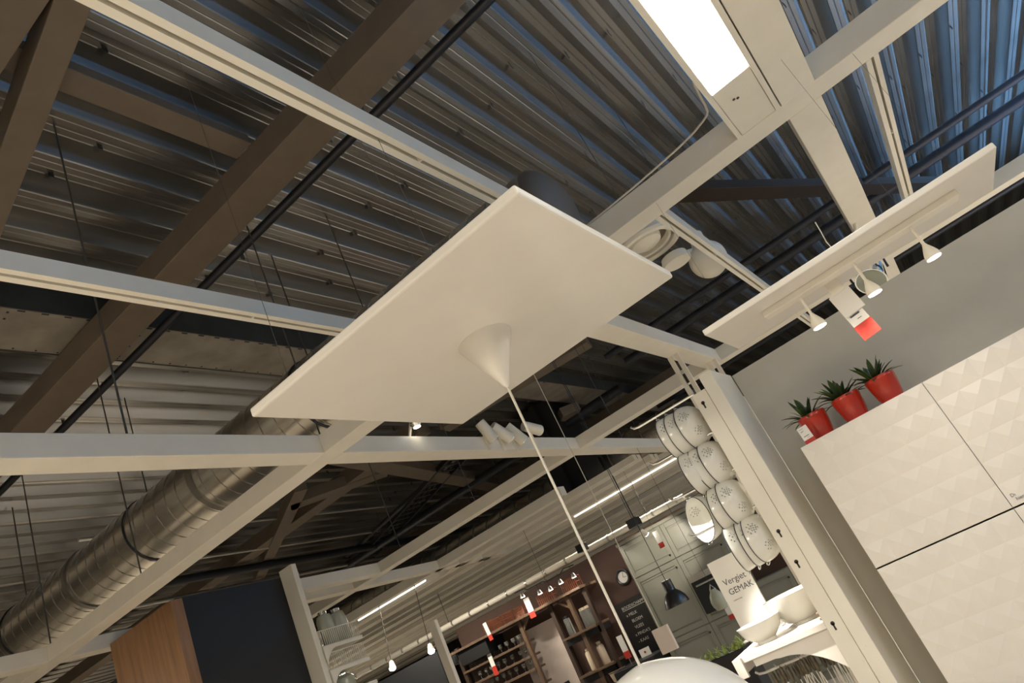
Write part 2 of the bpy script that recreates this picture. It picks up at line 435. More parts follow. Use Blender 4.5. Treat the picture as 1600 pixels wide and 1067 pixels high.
# spiral duct along Y
d = thing('spiral_duct', 'silver spiral ventilation duct at lower left', 'duct', (4.0, 5.0, 4.0))
MB().cyl((4.0, 1.25, 4.06), (4.0, 4.95, 4.06), 0.30, 40).build('duct_section', 'duct', d, smooth=True)
MB().cyl((4.0, 5.0, 4.06), (4.0, 7.05, 4.06), 0.30, 40).build('duct_section', 'duct', d, smooth=True)
MB().cyl((4.0, 7.1, 4.06), (4.0, 9.6, 4.06), 0.30, 40).build('duct_section', 'duct', d, smooth=True)
MB().cyl((4.0, 9.6, 4.06), (4.0, 14, 4.06), 0.26, 40).build('duct_section', 'duct', d, smooth=True)
prof = [(0.30 * math.cos(a), 0.16 * math.sin(a)) for a in [i * PI / 2 / 8 for i in range(8)]] + [(0.01, 0.16)]
MB().lathe((4.0, 1.25, 4.06), [(r, -h) for r, h in prof], 40, 'Y').build('end_cap', 'brown_paint', d, smooth=True)
for y in (4.975, 7.075, 9.6):
    MB().cyl((4.0, y - 0.03, 4.06), (4.0, y + 0.03, 4.06), 0.312, 40).build('collar', 'duct_seam', d, smooth=True)
sm = MB()
pts = []
for i in range(0, 20 * 70):
    q = 2 * PI * i / 20; yy = 1.3 + 0.165 * i / 20
    if yy > 9.5: break
    pts.append((4.0 + 0.301 * math.cos(q), yy, 4.06 + 0.301 * math.sin(q)))
sm.tube(pts, 0.0045, 4).build('spiral_seam', 'duct_seam', d)
for y in (3.6, 6.0, 8.4):
    MB().ring((4.0, y, 4.06), 0.306, 0.008, 32, 6, 'Y').build('hanger_band', 'black_pipe', d)
    MB().cyl((4.0, y, 4.36), (4.0, y, ROOF), 0.006, 6).build('hanger_rod', 'rod', d)
# second duct far behind
d2 = thing('spiral_duct', 'distant silver duct behind the second cross beam', 'duct', (12.6, 7, 4.0))
MB().cyl((12.6, 3.5, 4.1), (12.6, 13, 4.1), 0.34, 32).build('duct_section', 'duct', d2, smooth=True)
for k in range(24):
    MB().cyl((12.6, 3.6 + k * 0.38, 4.1), (12.6, 3.62 + k * 0.38, 4.1), 0.35, 24).build('seam', 'duct_seam', d2)
for y in (4.5, 8.5):
    MB().cyl((12.6, y, 4.44), (12.6, y, ROOF - 0.01), 0.008, 6).build('hanger_rod', 'rod', d2)
# dark vertical plant shaft
tag(MB().box(11.2, 12.0, 5.2, 5.9, 3.3, 5.4).box(11.1, 11.2, 5.5, 5.6, 3.3, 5.4).build('ventilation_shaft', 'black'), 'black ventilation shaft hanging right of the pendant cord', 'shaft')

# hanger rods: threaded rods from deck to tracks
k = 0
for (x, y, z0, l) in ((1.99, 3.03, 3.32, 'thin hanger rod left of the large brown beam'),
                      (3.2, 3.0, 3.32, 'thin hanger rod crossing behind the large brown beam'),
                      (4.16, 3.03, 3.32, 'thin hanger rod just left of the square panel'),
                      (3.2, 5.09, 3.32, 'thin hanger rod in front of the silver duct'),
                      (3.2, 6.47, 3.32, 'thin hanger rod at the lower left by the duct'),
                      (7.9, 3.03, 3.32, 'thin hanger rod above the colanders'),
                      (6.6, 4.4, 3.32, 'thin hanger rod on the second cross beam'),
                      (6.6, 5.6, 3.32, 'thin hanger rod on the second cross beam near the shelf')):
    tag(MB().cyl((x, y, z0), (x, y, ROOF + 0.1), 0.0055, 6).build('hanger_rod', 'rod'), l, 'rod', 'thin roof hanger rods')
t = thing('hanger_bracket', 'small steel bracket at the top of a hanger rod', 'bracket', (3.2, 3.0, 5.3))
MB().bar((3.2, 2.93, 5.46), (3.2, 3.05, 5.34), 0.05, 0.02).build('strap', 'steel', t)
MB().box(3.17, 3.23, 2.97, 3.03, 5.27, 5.35).build('clamp', 'dark_steel', t)

# cable tray over the second cross beam
t = thing('cable_tray', 'dark lattice cable tray above the second cross beam', 'cable tray', (10.6, 8.6, 4.9))
A0, A1 = Vector((9.5, 5.9, 4.95)), Vector((12.2, 11.6, 4.95))
dv = (A1 - A0).normalized(); sv = Vector((dv.y, -dv.x, 0))
for s_ in (-0.22, 0.22):
    MB().bar(A0 + sv * s_, A1 + sv * s_, 0.03, 0.08).build('side_rail', 'black_pipe', t)
for k in range(22):
    p = A0 + dv * (0.15 + k * 0.28)
    MB().bar(p - sv * 0.22, p + sv * 0.22, 0.05, 0.02).build('rung', 'dark_steel', t)
for s_ in (-0.1, 0.02, 0.12):
    MB().tube([A0 + dv * (k * 0.8) + sv * (s_ + 0.02 * math.sin(k * 2.1 + s_ * 9)) + Vector((0, 0, 0.03)) for k in range(8)], 0.02, 6).build('cable', 'black', t)
MB().cyl(A0 + dv * 1.5, A0 + dv * 1.5 + Vector((0, 0, 0.6)), 0.006, 6).build('hanger_rod', 'rod', t)
MB().cyl(A0 + dv * 4.5, A0 + dv * 4.5 + Vector((0, 0, 0.6)), 0.006, 6).build('hanger_rod', 'rod', t)

# ================================================================== NEAR THINGS
# lit ceiling fixture beside the wide beam
t = thing('ceiling_light', 'long lit fluorescent fixture at top beside the wide white beam', 'light', (1.6, -0.06, 3.2))
MB().box(0.2, 3.128, -0.164, 0.05, 3.215, 3.27).build('housing', 'cream', t, bevel=0.003)
MB().box(0.2, 3.128, 0.028, 0.05, 3.195, 3.215).build('side_lip', 'cream', t)
MB().box(0.2, 3.128, -0.164, -0.142, 3.195, 3.215).build('side_lip', 'cream', t)
MB().box(2.69, 3.128, -0.140, 0.026, 3.203, 3.213).build('end_plate', 'cream', t)
ln = MB()
n = 60
P = []; F = []
for i in range(n):
    x = 0.4 + (2.69 - 0.4) * i / (n - 1); wob = 0.006 * (1 if (i // 2) % 2 else -1)
    P += [(x, -0.132 + wob, 3.204), (x, 0.018 + wob, 3.204), (x, 0.018 + wob, 3.214), (x, -0.132 + wob, 3.214)]
for i in range(n - 1):
    a = 4 * i; b = a + 4
    for q in range(4): F.append((a + q, a + (q + 1) % 4, b + (q + 1) % 4, b + q))
F += [(0, 1, 2, 3), tuple(4 * (n - 1) + q for q in (3, 2, 1, 0))]
ln.add(P, F).build('light_lens', 'lens_light', t)
MB().cyl((2.82, -0.03, 3.203), (2.82, -0.03, 3.199), 0.006, 8).build('screw', 'rod', t)
MB().cyl((2.83, -0.045, 3.203), (2.83, -0.045, 3.199), 0.006, 8).build('screw', 'rod', t)
tag(MB().tube([(2.62, 0.052, 3.262), (2.70, 0.062, 3.245), (2.79, 0.070, 3.245), (2.87, 0.078, 3.262), (2.95, 0.09, 3.295), (3.02, 0.12, 3.322), (3.07, 0.18, 3.333), (3.10, 0.27, 3.336), (3.115, 0.40, 3.334), (3.125, 0.55, 3.330), (3.135, 0.75, 3.329), (3.14, 0.95, 3.329)], 0.005, 6).build('power_cable', 'cord_white', smooth=True), 'white power cable lying along the cross beam', 'cable')

# square suspended panel
t = thing('suspended_panel', 'large square white suspended ceiling panel', 'panel', (2.07, 1.086, 2.65))
MB().box(1.505, 2.635, 0.515, 1.657, 2.65, 2.682).build('board', 'panel_white', t, bevel=0.007)
for (x, y, zt) in ((1.6, 0.87, 3.202), (2.55, 0.87, 3.202), (1.55, 1.5, ROOF - 0.01), (2.58, 1.5, ROOF - 0.01)):
    MB().cyl((x, y, 2.68), (x, y, zt), 0.001, 5).build('wire', 'rod', t)

# big pendant lamp hanging from that panel
t = thing('pendant_lamp', 'white dome pendant lamp on a long cord from the square panel', 'lamp', (2.07, 1.077, 1.22))
c = (2.07, 1.077, 0)
MB().lathe((2.07, 1.077, 0), [(0.004, 2.452), (0.012, 2.462), (0.022, 2.485), (0.099, 2.640), (0.100, 2.650)], 40).build('canopy', 'panel_white', t, smooth=True)
MB().cyl((2.07, 1.077, 1.50), (2.07, 1.077, 2.46), 0.0045, 10).build('cord', 'cord_white', t, smooth=True)
R = 0.285
prof = [(0.012, 1.508), (0.03, 1.505)] + [(R * math.sin(a), 1.505 - R + R * math.cos(a)) for a in [i * (PI / 2) / 14 for i in range(2, 15)]]
prof += [(R - 0.008, 1.505 - R)] + [((R - 0.008) * math.sin(a), 1.505 - R + (R - 0.008) * math.cos(a)) for a in [(PI / 2) * (1 - i / 10) for i in range(1, 10)]]
MB().lathe((2.07, 1.077, 0), prof, 48).build('shade', 'white_gloss', t, smooth=True)

# slim panel with three downlights
t = thing('slim_panel', 'long slim white hanging panel above the red pots', 'panel', (2.915, -0.01, 2.40))
MB().box(2.68, 3.15, -0.56, 0.54, 2.40, 2.424).build('board', 'panel_white', t, bevel=0.004)
MB().box(2.83, 2.90, -0.42, 0.34, 2.375, 2.40).build('mounting_strip', 'cream', t, bevel=0.003)
MB().tube([(2.80, 0.0, 2.424), (2.795, 0.006, 2.48), (2.80, 0.0, 2.53), (2.802, -0.003, 2.57)], 0.002, 5).build('cable', 'cord_white', t)
for (x, y) in ((2.80, -0.25), (3.138, -0.5), (3.138, 0.5)):
    MB().cyl((x, y, 2.424), (x, y, 3.202), 0.0006, 4).build('wire', 'rod', t)
SP = []
for i, (y, l) in enumerate(((0.195, 'left downlight under the slim white panel'), (-0.024, 'middle downlight under the slim white panel'), (-0.243, 'right downlight under the slim white panel'))):
    s_ = thing('downlight', l, 'light', (2.865, y, 2.235), 'downlights under the slim panel')
    MB().cyl((2.865, y, 2.295), (2.865, y, 2.376), 0.006, 10).build('stem', 'cream', s_, smooth=True)
    MB().lathe((2.865, y, 0), [(0.007, 2.300), (0.010, 2.292), (0.019, 2.274), (0.0255, 2.258), (0.0265, 2.242), (0.0245, 2.242)], 24).build('lamp_head', 'cream', s_, smooth=True)
    MB().lathe((2.865, y, 0), [(0.024, 2.2395), (0.024, 2.2435)], 24).build('bulb', 'bulb_light', s_)
    L_ = spot((2.865, y, 2.228), (3.45, y - 0.1, 0.9), 4, 120, (1.0, 0.88, 0.76), 0.03, 0.6)

def price_tag(label, x, y, z, wd, ht, tilt=0.0, detail=True, frame=None):
    """a hanging card facing -X: white with a red foot; tilt leans it sideways"""
    t = thing('price_tag', label, 'price tag', (x, y, z))
    MB().box(x, x + 0.002, y - wd / 2, y + wd / 2, z - ht * 0.70, z).build('card', 'card', t)
    MB().box(x - 0.0005, x + 0.0025, y - wd / 2 * 1.04, y + wd / 2 * 1.04, z - ht, z - ht * 0.70).build('red_foot', 'card_red', t)
    if detail:
        for i, (a, b, q) in enumerate(((0.36, -0.05, 0.10), (0.34, 0.0, 0.22), (0.34, 0.1, 0.26), (0.30, 0.0, 0.50), (0.05, -0.26, 0.50), (0.05, -0.2, 0.60))):
            MB().box(x - 0.0012, x, y + wd * a, y + wd * b, z - ht * q - ht * (0.03 if i in (3, 4) else 0.012), z - ht * q).build('print_line', 'ink', t)
    t.rotation_euler = (tilt, 0, 0)
    return t
t = price_tag('long price tag hanging from the slim panel by the middle downlight', 2.95, 0.085, 2.335, 0.068, 0.205, -0.10)
MB().box(2.944, 2.947, 0.035, 0.115, 2.235, 2.345).build('leaflet', 'card', t)
MB().box(2.94, 2.955, 0.05, 0.10, 2.33, 2.405).build('hanger', 'cream', t)

# ---------------------------------------------------------------- white cabinets with pyramid relief doors
def pyramid_door(y0, y1, z0, z1, X, nx=6, nz=6, h=0.0065):
    mb = MB(); g_ = 0.0015
    y0 += g_; y1 -= g_; z0 += g_; z1 -= g_
    V = []; idx = {}
    for i in range(nx + 1):
        for j in range(nz + 1):
            idx[(i, j)] = len(V); V.append((X, y0 + (y1 - y0) * i / nx, z0 + (z1 - z0) * j / nz))
    F = []
    for i in range(nx):
        for j in range(nz):
            k_ = len(V); V.append((X - h, y0 + (y1 - y0) * (i + .5) / nx, z0 + (z1 - z0) * (j + .5) / nz))
            a, b, c_, d_ = idx[(i, j)], idx[(i + 1, j)], idx[(i + 1, j + 1)], idx[(i, j + 1)]
            F += [(a, b, k_), (b, c_, k_), (c_, d_, k_), (d_, a, k_)]
    o_ = len(V)
    V += [(X + 0.018, y0, z0), (X + 0.018, y1, z0), (X + 0.018, y1, z1), (X + 0.018, y0, z1)]
    F.append((o_, o_ + 3, o_ + 2, o_ + 1))
    bt = [idx[(i, 0)] for i in range(nx + 1)]; tp = [idx[(i, nz)] for i in range(nx + 1)]
    lf = [idx[(0, j)] for j in range(nz + 1)]; rt = [idx[(nx, j)] for j in range(nz + 1)]
    F += [tuple(bt + [o_ + 1, o_]), tuple(tp[::-1] + [o_ + 3, o_ + 2]), tuple(lf[::-1] + [o_, o_ + 3]), tuple(rt + [o_ + 2, o_ + 1])]
    return mb.add(V, F)
CX = 3.64
labels = ('white tall cabinet with pyramid relief doors under the red pots', 'white tall cabinet with relief doors and small blue print', 'white relief door cabinet at the right edge')
for i, (ya, yb) in enumerate(((0.033, 0.628), (-0.562, 0.033), (-1.157, -0.562))):
    t = thing('relief_cabinet', labels[i], 'cabinet', (3.83, (ya + yb) / 2, 0), 'white relief cabinets along the display wall')
    MB().box(CX + 0.02, 4.015, ya + 0.0005, yb - 0.0005, 0.0, 1.961).build('carcass', 'white_lacquer', t)
    MB().box(CX + 0.02, CX + 0.022, ya, yb, 1.350, 1.366).build('shadow_gap', 'steel', t)
    for (za, zb) in ((1.361, 1.961), (0.757, 1.357), (0.153, 0.753)):
        pyramid_door(ya, yb, za, zb, CX).build('door', 'white_lacquer', t)
    if i == 1:
        text('Druk', 0.020, 'ink', t, (CX - 0.004, 0.015, 1.398), name='door_print')
        text('hier', 0.020, 'ink', t, (CX - 0.004, 0.004, 1.380), name='door_print')

# red pots with spiky plants
def leaf(mb, base, ang, lean, L, wd, droop, n=6):
    base = Vector(base); d = Vector((math.cos(ang), math.sin(ang), 0)); s_ = Vector((-math.sin(ang), math.cos(ang), 0))
    P = []; th = lean
    p = base.copy(); F = []
    for i in range(n + 1):
        q = i / n
        ww = wd * (0.55 + 1.1 * q) * (1 - q) ** 0.7 * 1.2 + 0.0006
        up = Vector((0, 0, 1)) * math.sin(th) + d * math.cos(th); nn = s_.cross(up)
        P += [p - s_ * ww, p + nn * (-0.25 * ww), p + s_ * ww]
        p = p + up * (L / n); th -= droop / n
    for i in range(n):
        a = 3 * i
        F += [(a, a + 1, a + 4, a + 3), (a + 1, a + 2, a + 5, a + 4)]
    k_ = len(P); sh = Vector((0, 0, -0.0008))
    P += [q + sh for q in P]; F += [tuple(k_ + i for i in f[::-1]) for f in F]
    mb.add(P, F)
for i, (y, l) in enumerate(((0.527, 'leftmost red pot with dark spiky plant, beside a price tag'), (0.348, 'middle red pot with dark spiky plant'), (0.174, 'rightmost red pot with dark spiky plant'))):
    X0 = 3.80
    t = thing('potted_plant', l, 'potted plant', (X0, y, 1.961), 'red pots on the cabinet')
    z = 1.961
    MB().lathe((X0, y, z), [(0.001, 0.0), (0.044, 0.0), (0.049, 0.003), (0.058, 0.03), (0.066, 0.075), (0.070, 0.112), (0.0705, 0.124), (0.068, 0.128), (0.065, 0.124), (0.062, 0.105), (0.001, 0.105)], 40, close=False).build('pot', 'red_glaze', t, smooth=True)
    MB().lathe((X0, y, z), [(0.062, 0.106), (0.04, 0.111), (0.001, 0.112)], 20).build('soil', 'soil', t)
    rr = random.Random(20 + i)
    for k in range(26):
        a = k * 2.399 + rr.uniform(-.3, .3); ring = k / 26
        mb = MB()
        leaf(mb, (X0 + 0.012 * math.cos(a) + 0.0, y + 0.012 * math.sin(a) + 0.016, z + 0.108), a, 1.40 - ring * 1.05 + rr.uniform(-.1, .1), rr.uniform(0.095, 0.135) * (1 + 0.08 * (ring > .5)), rr.uniform(0.011, 0.017) * (1.15 - 0.45 * ring), 0.25 + ring * 0.8)
        mb.build('leaf', 'leaf_light' if k in (3, 6, 9) else 'leaf', t)
t = price_tag('small price tag on the cabinet edge beside the leftmost pot', 3.655, 0.575, 2.044, 0.048, 0.092, -0.05)

# ---------------------------------------------------------------- gondola with hanging colanders
g = thing('display_gondola', 'white metal gondola end post with keyhole slots', 'shelving', (3.85, 0.87, 0))
MB().box(3.62, 4.015, 0.801, 0.868, 0, 2.505).build('upright', 'cream', g, bevel=0.004)
MB().box(3.625, 5.6, 0.870, 0.950, 0, 2.435).build('slotted_upright', 'cream', g, bevel=0.003)
for z in (2.368, 1.668, 1.516, 1.224, 0.93):
    MB().cyl((3.6252, 0.915, z + 0.008), (3.6235, 0.915, z + 0.008), 0.0095, 14).box(3.6235, 3.6252, 0.911, 0.919, z - 0.022, z + 0.008).build('keyhole', 'slot', g)
for (y, z) in ((0.846, 1.44), (0.835, 2.0), (0.84, 1.10), (0.885, 1.33), (0.885, 1.05)):
    MB().cyl((3.6195, y, z), (3.6175, y, z), 0.005, 10).build('screw', 'cream', g)
# twin struts dropping from the grid beyond the post
for i, (x, ya, l) in enumerate(((5.5, 1.36, 'twin white struts dropping from the short white beam to the post'), (6.33, 1.30, 'twin white struts behind the top of the display wall'))):
    t = thing('twin_strut', l, 'strut', (x, ya + 0.03, 1.0))
    MB().box(x, x + 0.03, ya, ya + 0.034, 0, 3.2).build('strut_half', 'cream', t)
    MB().box(x, x + 0.03, ya + 0.062, ya + 0.096, 0, 3.2).build('strut_half', 'cream', t)
    for z in (2.55, 2.75, 2.95):
        MB().box(x + 0.02, x + 0.028, ya + 0.034, ya + 0.062, z, z + 0.08).build('link_plate', 'slot', t)

arms = ((2.462, 'topmost'), (2.245, 'second'), (2.035, 'third'), (1.832, 'lowest'))
for i, (z, l) in enumerate(arms):
    t = g
    t = MB().tube([(3.72, 0.955, z - 0.004), (3.72, 1.31, z), (3.72, 1.34, z + 0.006), (3.72, 1.355, z + 0.022)], 0.0065, 8).build('display_arm', 'chrome', g, smooth=True)
    MB().box(3.70, 3.74, 0.950, 0.956, z - 0.03, z + 0.02).build('end_plate', 'chrome', t)

def colander_bowl(Rr=0.118, D=0.104, nu=120, nv=30):
    V = []; F = []
    for j in range(nv + 1):
        q = j / nv
        a = q * PI / 2
        r_ = Rr * (math.cos(a) ** 0.60) if j < nv else 0.0
        y_ = -D * math.sin(a) ** 0.95
        r_ = max(r_, 0.0012)
        for i in range(nu):
            b = 2 * PI * i / nu; V.append((r_ * math.cos(b), y_, r_ * math.sin(b)))
    def hole(i, j):
        if i % 2 or (j % 2): return False
        di = (i % 20) - 10; cj = 9 if (i // 20) % 2 == 0 else 17
        dj = j - cj
        if di * di + dj * dj * 0.9 > 27: return False
        return (i // 2 + j // 2) % 2 == 0 or di * di + dj * dj < 10
    for j in range(nv):
        for i in range(nu):
            if hole(i, j): continue
            k = (i + 1) % nu
            F.append((j * nu + i, j * nu + k, (j + 1) * nu + k, (j + 1) * nu + i))
    return V, F
V, F = colander_bowl()
col0 = thing('colander', 'tmp', 'colander', (0, 0, 0), 'white colanders on the chrome arms')
ob = MB().add(V, F).build('bowl', 'enamel', col0, smooth=True)
sd = ob.modifiers.new('wall', 'SOLIDIFY'); sd.thickness = 0.0014
MB().ring((0, 0, 0), 0.119, 0.0022, 48, 6, 'Y').build('rim', 'dark_steel', col0, smooth=True)
for sgn in (1, -1):
    MB().tube([(-0.022, 0, sgn * 0.116), (-0.02, 0.004, sgn * 0.124), (-0.008, 0.006, sgn * 0.130), (0.008, 0.006, sgn * 0.130), (0.02, 0.004, sgn * 0.124), (0.022, 0, sgn * 0.116)], 0.003, 6).build('handle', 'chrome', col0, smooth=True)
MB().tube([(0, 0.006, 0.131), (0, 0.010, 0.139), (0, 0.002, 0.150), (0, -0.006, 0.146), (0, -0.007, 0.138)], 0.0016, 6).build('hook', 'chrome', col0, smooth=True)
rows = ((2.322, (1.200, 1.150, 1.085), 'top row'), (2.105, (1.185, 1.130, 1.070), 'second row'), (1.893, (1.270, 1.150, 1.085), 'third row'), (1.690, (1.175, 1.112, 1.062), 'bottom row'))
first = True
for z, ys, rn in rows:
    for k, y in enumerate(ys):
        lab = '%s white colander in the %s of hanging colanders' % (('leftmost', 'middle', 'rightmost')[k], rn)
        rot = (random.uniform(-.06, .06), 0, random.uniform(-.10, .14))
        if rn == 'third row' and k == 0: rot = (0.05, 0, 0.85); lab = 'white colander turned open towards the aisle, third row left'
        if first:
            col0.location = (3.745, y, z); col0.rotation_euler = rot; col0['label'] = lab; first = False
        else:
            copy_tree(col0, (3.745 + random.uniform(-.01, .012), y, z), rot, lab)

# shelf with bowls and the sign
t = thing('gondola_shelf', 'white metal shelf with arched bracket below the colanders', 'shelf', (4.0, 1.2, 1.15))
MB().box(3.68, 5.2, 0.952, 1.445, 1.215, 1.245).build('shelf_board', 'white_lacquer', t, bevel=0.003)
MB().box(3.66, 3.68, 1.40, 1.445, 1.155, 1.245).build('front_lip', 'white_lacquer', t, bevel=0.002)
MB().box(3.68, 5.2, 1.425, 1.445, 1.165, 1.215).build('front_rail', 'white_lacquer', t)
for X in (3.70,):
    V = []; F = []
    top = 1.215; n = 16
    ys_ = [0.952 + (1.36 - 0.952) * i / n for i in range(n + 1)]
    for y in ys_:
        q = (y - 0.952) / (1.36 - 0.952)
        zz = top - 0.03 - (0.0 if q > 0.86 else 0.0) if q > 0.72 else (1.175 - 0.16 * max(0, 1 - (q / 0.72)) ** 2.2 if q < 0.72 else top - 0.03)
        zz = min(zz, top - 0.035)
        V += [(X, y, top), (X, y, zz), (X + 0.012, y, top), (X + 0.012, y, zz)]
    for i in range(n):
        a = 4 * i; b = a + 4
        F += [(a, b, b + 1, a + 1), (a + 2, a + 3, b + 3, b + 2), (a + 1, b + 1, b + 3, a + 3), (a, a + 2, b + 2, b)]
    MB().add(V, F).build('bracket', 'white_lacquer', t)
def bowl_prof(R0, H, ft):
    out = [(0.001, 0), (ft, 0), (ft, 0.012), (R0 * 0.55, 0.02), (R0 * 0.85, H * 0.5), (R0, H), (R0 - 0.004, H), (R0 * 0.80, H * 0.5), (R0 * 0.5, 0.028), (0.001, 0.024)]
    return out
tag(MB().lathe((3.86, 1.30, 1.245), bowl_prof(0.115, 0.10, 0.05), 40, close=False).build('serving_bowl', 'white_gloss', smooth=True), 'shallow white serving bowl at the shelf corner', 'bowl')
tag(MB().lathe((4.02, 1.125, 1.245), bowl_prof(0.155, 0.15, 0.06), 40, close=False).build('serving_bowl', 'white_gloss', smooth=True), 'deep white serving bowl beside the gondola post', 'bowl')
tag(MB().lathe((4.42, 1.10, 1.245), [(0.001, 0), (0.09, 0), (0.10, 0.02), (0.10, 0.12), (0.001, 0.12)], 24, close=False).build('red_tin', 'dark_red', smooth=True), 'dark red tin behind the deep bowl', 'tin')
t = thing('shop_sign', 'tall white product sign lettered Vergiet behind the bowls', 'sign', (4.22, 1.42, 1.245))
MB().box(4.22, 4.235, 1.325, 1.525, 1.246, 1.69).build('board', 'card', t, bevel=0.002)
MB().box(4.19, 4.27, 1.30, 1.54, 1.245, 1.252).build('foot', 'card', t)
text('Vergiet', 0.048, 'ink', t, (4.2195, 1.490, 1.545), name='lettering')
text('GEMAK', 0.046, 'ink', t, (4.2195, 1.487, 1.490), name='lettering')
text('roestvrij staal', 0.010, 'ink', t, (4.2195, 1.485, 1.455), name='small_print')
# utensil rail
t = thing('utensil_rail', 'white rail of hanging utensils under the gondola shelf', 'hook rail', (3.84, 1.2, 1.13))
MB().tube([(3.84, 0.955, 1.128), (3.84, 1.385, 1.124), (3.84, 1.415, 1.128), (3.84, 1.43, 1.142)], 0.006, 8).build('rod', 'white_lacquer', t, smooth=True)
ut0 = None
for k in range(22):
    y = 0.985 + k * 0.0175
    lab = 'dark headed white utensil hanging in the packed row under the shelf'
    if ut0 is None:
        ut0 = thing('hanging_utensil', lab, 'utensil', (3.84, y, 0.80), 'utensils on the rail under the shelf')
        MB().tube([(3.84, y - .004, 1.120), (3.84, y, 1.138), (3.84, y + .006, 1.132)], 0.0018, 5).build('hook', 'chrome', ut0)
        MB().lathe((3.84, y, 0), [(0.004, 1.122), (0.010, 1.112), (0.011, 1.075), (0.007, 1.055), (0.004, 1.05)], 10).build('grip', 'utensil_dark', ut0, smooth=True)
        for s_ in (-1, 1):
            MB().tube([(3.84, y, 1.06), (3.84 + s_ * 0.012, y + s_ * .003, 1.0), (3.84 + s_ * 0.014, y + s_ * .004, 0.86)], 0.0025, 5).build('shaft', 'white_lacquer', ut0)
    else:
        copy_tree(ut0, (3.84 + random.uniform(-.05, .05), y, 0.80 + random.uniform(-.012, .004)), (0, 0, random.uniform(-1, 1)))

# ================================================================== CEILING FITTINGS
# round ceiling speaker (ring) and white sphere behind the slotted track
t = thing('ceiling_speaker', 'round white ringed ceiling speaker behind the square panel', 'speaker', (4.42, 0.90, 3.58))
c = (4.42, 0.90, 0)
MB().lathe(c, [(0.195, 3.61), (0.210, 3.595), (0.235, 3.60), (0.245, 3.62), (0.235, 3.66), (0.205, 3.66), (0.195, 3.61)], 40, close=False).build('outer_ring', 'cream', t, smooth=True)
MB().lathe(c, [(0.160, 3.625), (0.170, 3.615), (0.178, 3.625), (0.172, 3.66), (0.160, 3.66), (0.160, 3.625)], 36, close=False).build('inner_ring', 'cream', t, smooth=True)
MB().lathe(c, [(0.002, 3.60), (0.06, 3.606), (0.105, 3.63), (0.115, 3.66), (0.002, 3.665)], 32).build('centre_dome', 'cream', t, smooth=True)
MB().lathe(c, [(0.225, 3.66), (0.20, 3.72), (0.12, 3.77), (0.01, 3.80)], 32).build('back_can', 'brown_paint', t, smooth=True)
MB().cyl((4.42, 0.90, 3.8), (4.42, 0.90, ROOF - 0.01), 0.0025, 6).build('hanger_rod', 'rod', t)
t = thing('globe_projector', 'white globe with round bracket behind the slotted track', 'speaker', (4.86, 0.69, 3.32))
MB().sphere((4.87, 0.685, 3.46), 0.132, 32, 20).build('globe', 'cream', t, smooth=True)
MB().lathe((4.62, 0.83, 0), [(0.07, 3.475), (0.10, 3.47), (0.105, 3.49), (0.09, 3.53), (0.01, 3.55)], 28).build('round_bracket', 'cream', t, smooth=True)
MB().tube([(4.62, 0.83, 3.5), (4.72, 0.80, 3.55), (4.82, 0.73, 3.56)], 0.018, 8).build('arm', 'cream', t, smooth=True)
MB().cyl((4.87, 0.685, 3.56), (4.90, 0.67, 3.68), 0.06, 16, 0.045).build('neck', 'cream', t, smooth=True)
MB().cyl((4.90, 0.67, 3.66), (4.90, 0.67, ROOF - 0.01), 0.0025, 6).build('hanger_rod', 'rod', t)

t = thing('flood_lamp', 'silver drum flood lamp behind the middle downlight', 'lamp', (5.2, -0.09, 2.74))
dd = Vector((-0.55, 0.25, -0.5)).normalized(); a = Vector((5.2, -0.085, 2.83))
MB().cyl(a - dd * 0.10, a + dd * 0.06, 0.075, 24, 0.10).build('drum', 'chrome', t, smooth=True)
MB().cyl(a + dd * 0.06, a + dd * 0.064, 0.09, 24).build('front_glass', 'glass_milky', t)
MB().tube([(5.2, -0.20, 2.83), (5.21, -0.21, 2.93), (5.22, -0.09, 2.99), (5.21, 0.03, 2.93), (5.2, 0.03, 2.83)], 0.008, 6).build('yoke', 'dark_steel', t)
MB().cyl((5.22, -0.09, 2.99), (5.22, -0.20, 3.205), 0.012, 8).build('stem', 'cream', t)

# four adjustable spotlights on the beam
def can(label, x, y, z, aim, name='track_spotlight', L=0.16, r=0.045, group='spotlight cluster on the white beam', m_='cream'):
    t = thing(name, label, 'spotlight', (x, y, z - 0.1), group)
    a = Vector((x, y, z)); d = Vector(aim).normalized()
    MB().cyl(a - d * (L * 0.5), a + d * (L * 0.5), r, 20, r * 1.12).build('housing', m_, t, smooth=True, bevel=0.004)
    MB().cyl(a + d * (L * 0.5 - 0.002), a + d * (L * 0.5 + 0.004), r * 1.0, 20).build('lens', 'chrome', t)
    MB().bar((x, y - 0.0, z - 0.02), (x, y + 0.055, z - 0.06), 0.03, 0.012).build('arm', m_, t)
    MB().box(x - 0.014, x + 0.014, y + 0.03, y + 0.05, z - 0.15, z - 0.02).build('base_clip', m_, t)
    return t
can('leftmost spotlight of the cluster on the white beam', 4.91, 2.90, 3.345, (0.35, -0.15, -1.0), L=0.19)
can('second spotlight of the cluster, lens turned outward', 5.12, 2.90, 3.335, (0.9, -0.25, -0.9), L=0.20)
can('third spotlight of the cluster, behind the pendant cord', 5.33, 2.90, 3.325, (0.5, -0.3, -1.0), L=0.20)
can('rightmost spotlight of the cluster, lying level', 5.66, 2.90, 3.385, (1.0, -0.2, -0.35), L=0.20)
t = thing('bulb_spotlight', 'small bare spotlight under the lower edge of the square panel', 'spotlight', (4.04, 2.90, 3.36))
MB().lathe((4.04, 2.90, 0), [(0.001, 3.365), (0.03, 3.37), (0.045, 3.395), (0.04, 3.43), (0.02, 3.46), (0.015, 3.5)], 20).build('reflector', 'chrome', t, smooth=True)
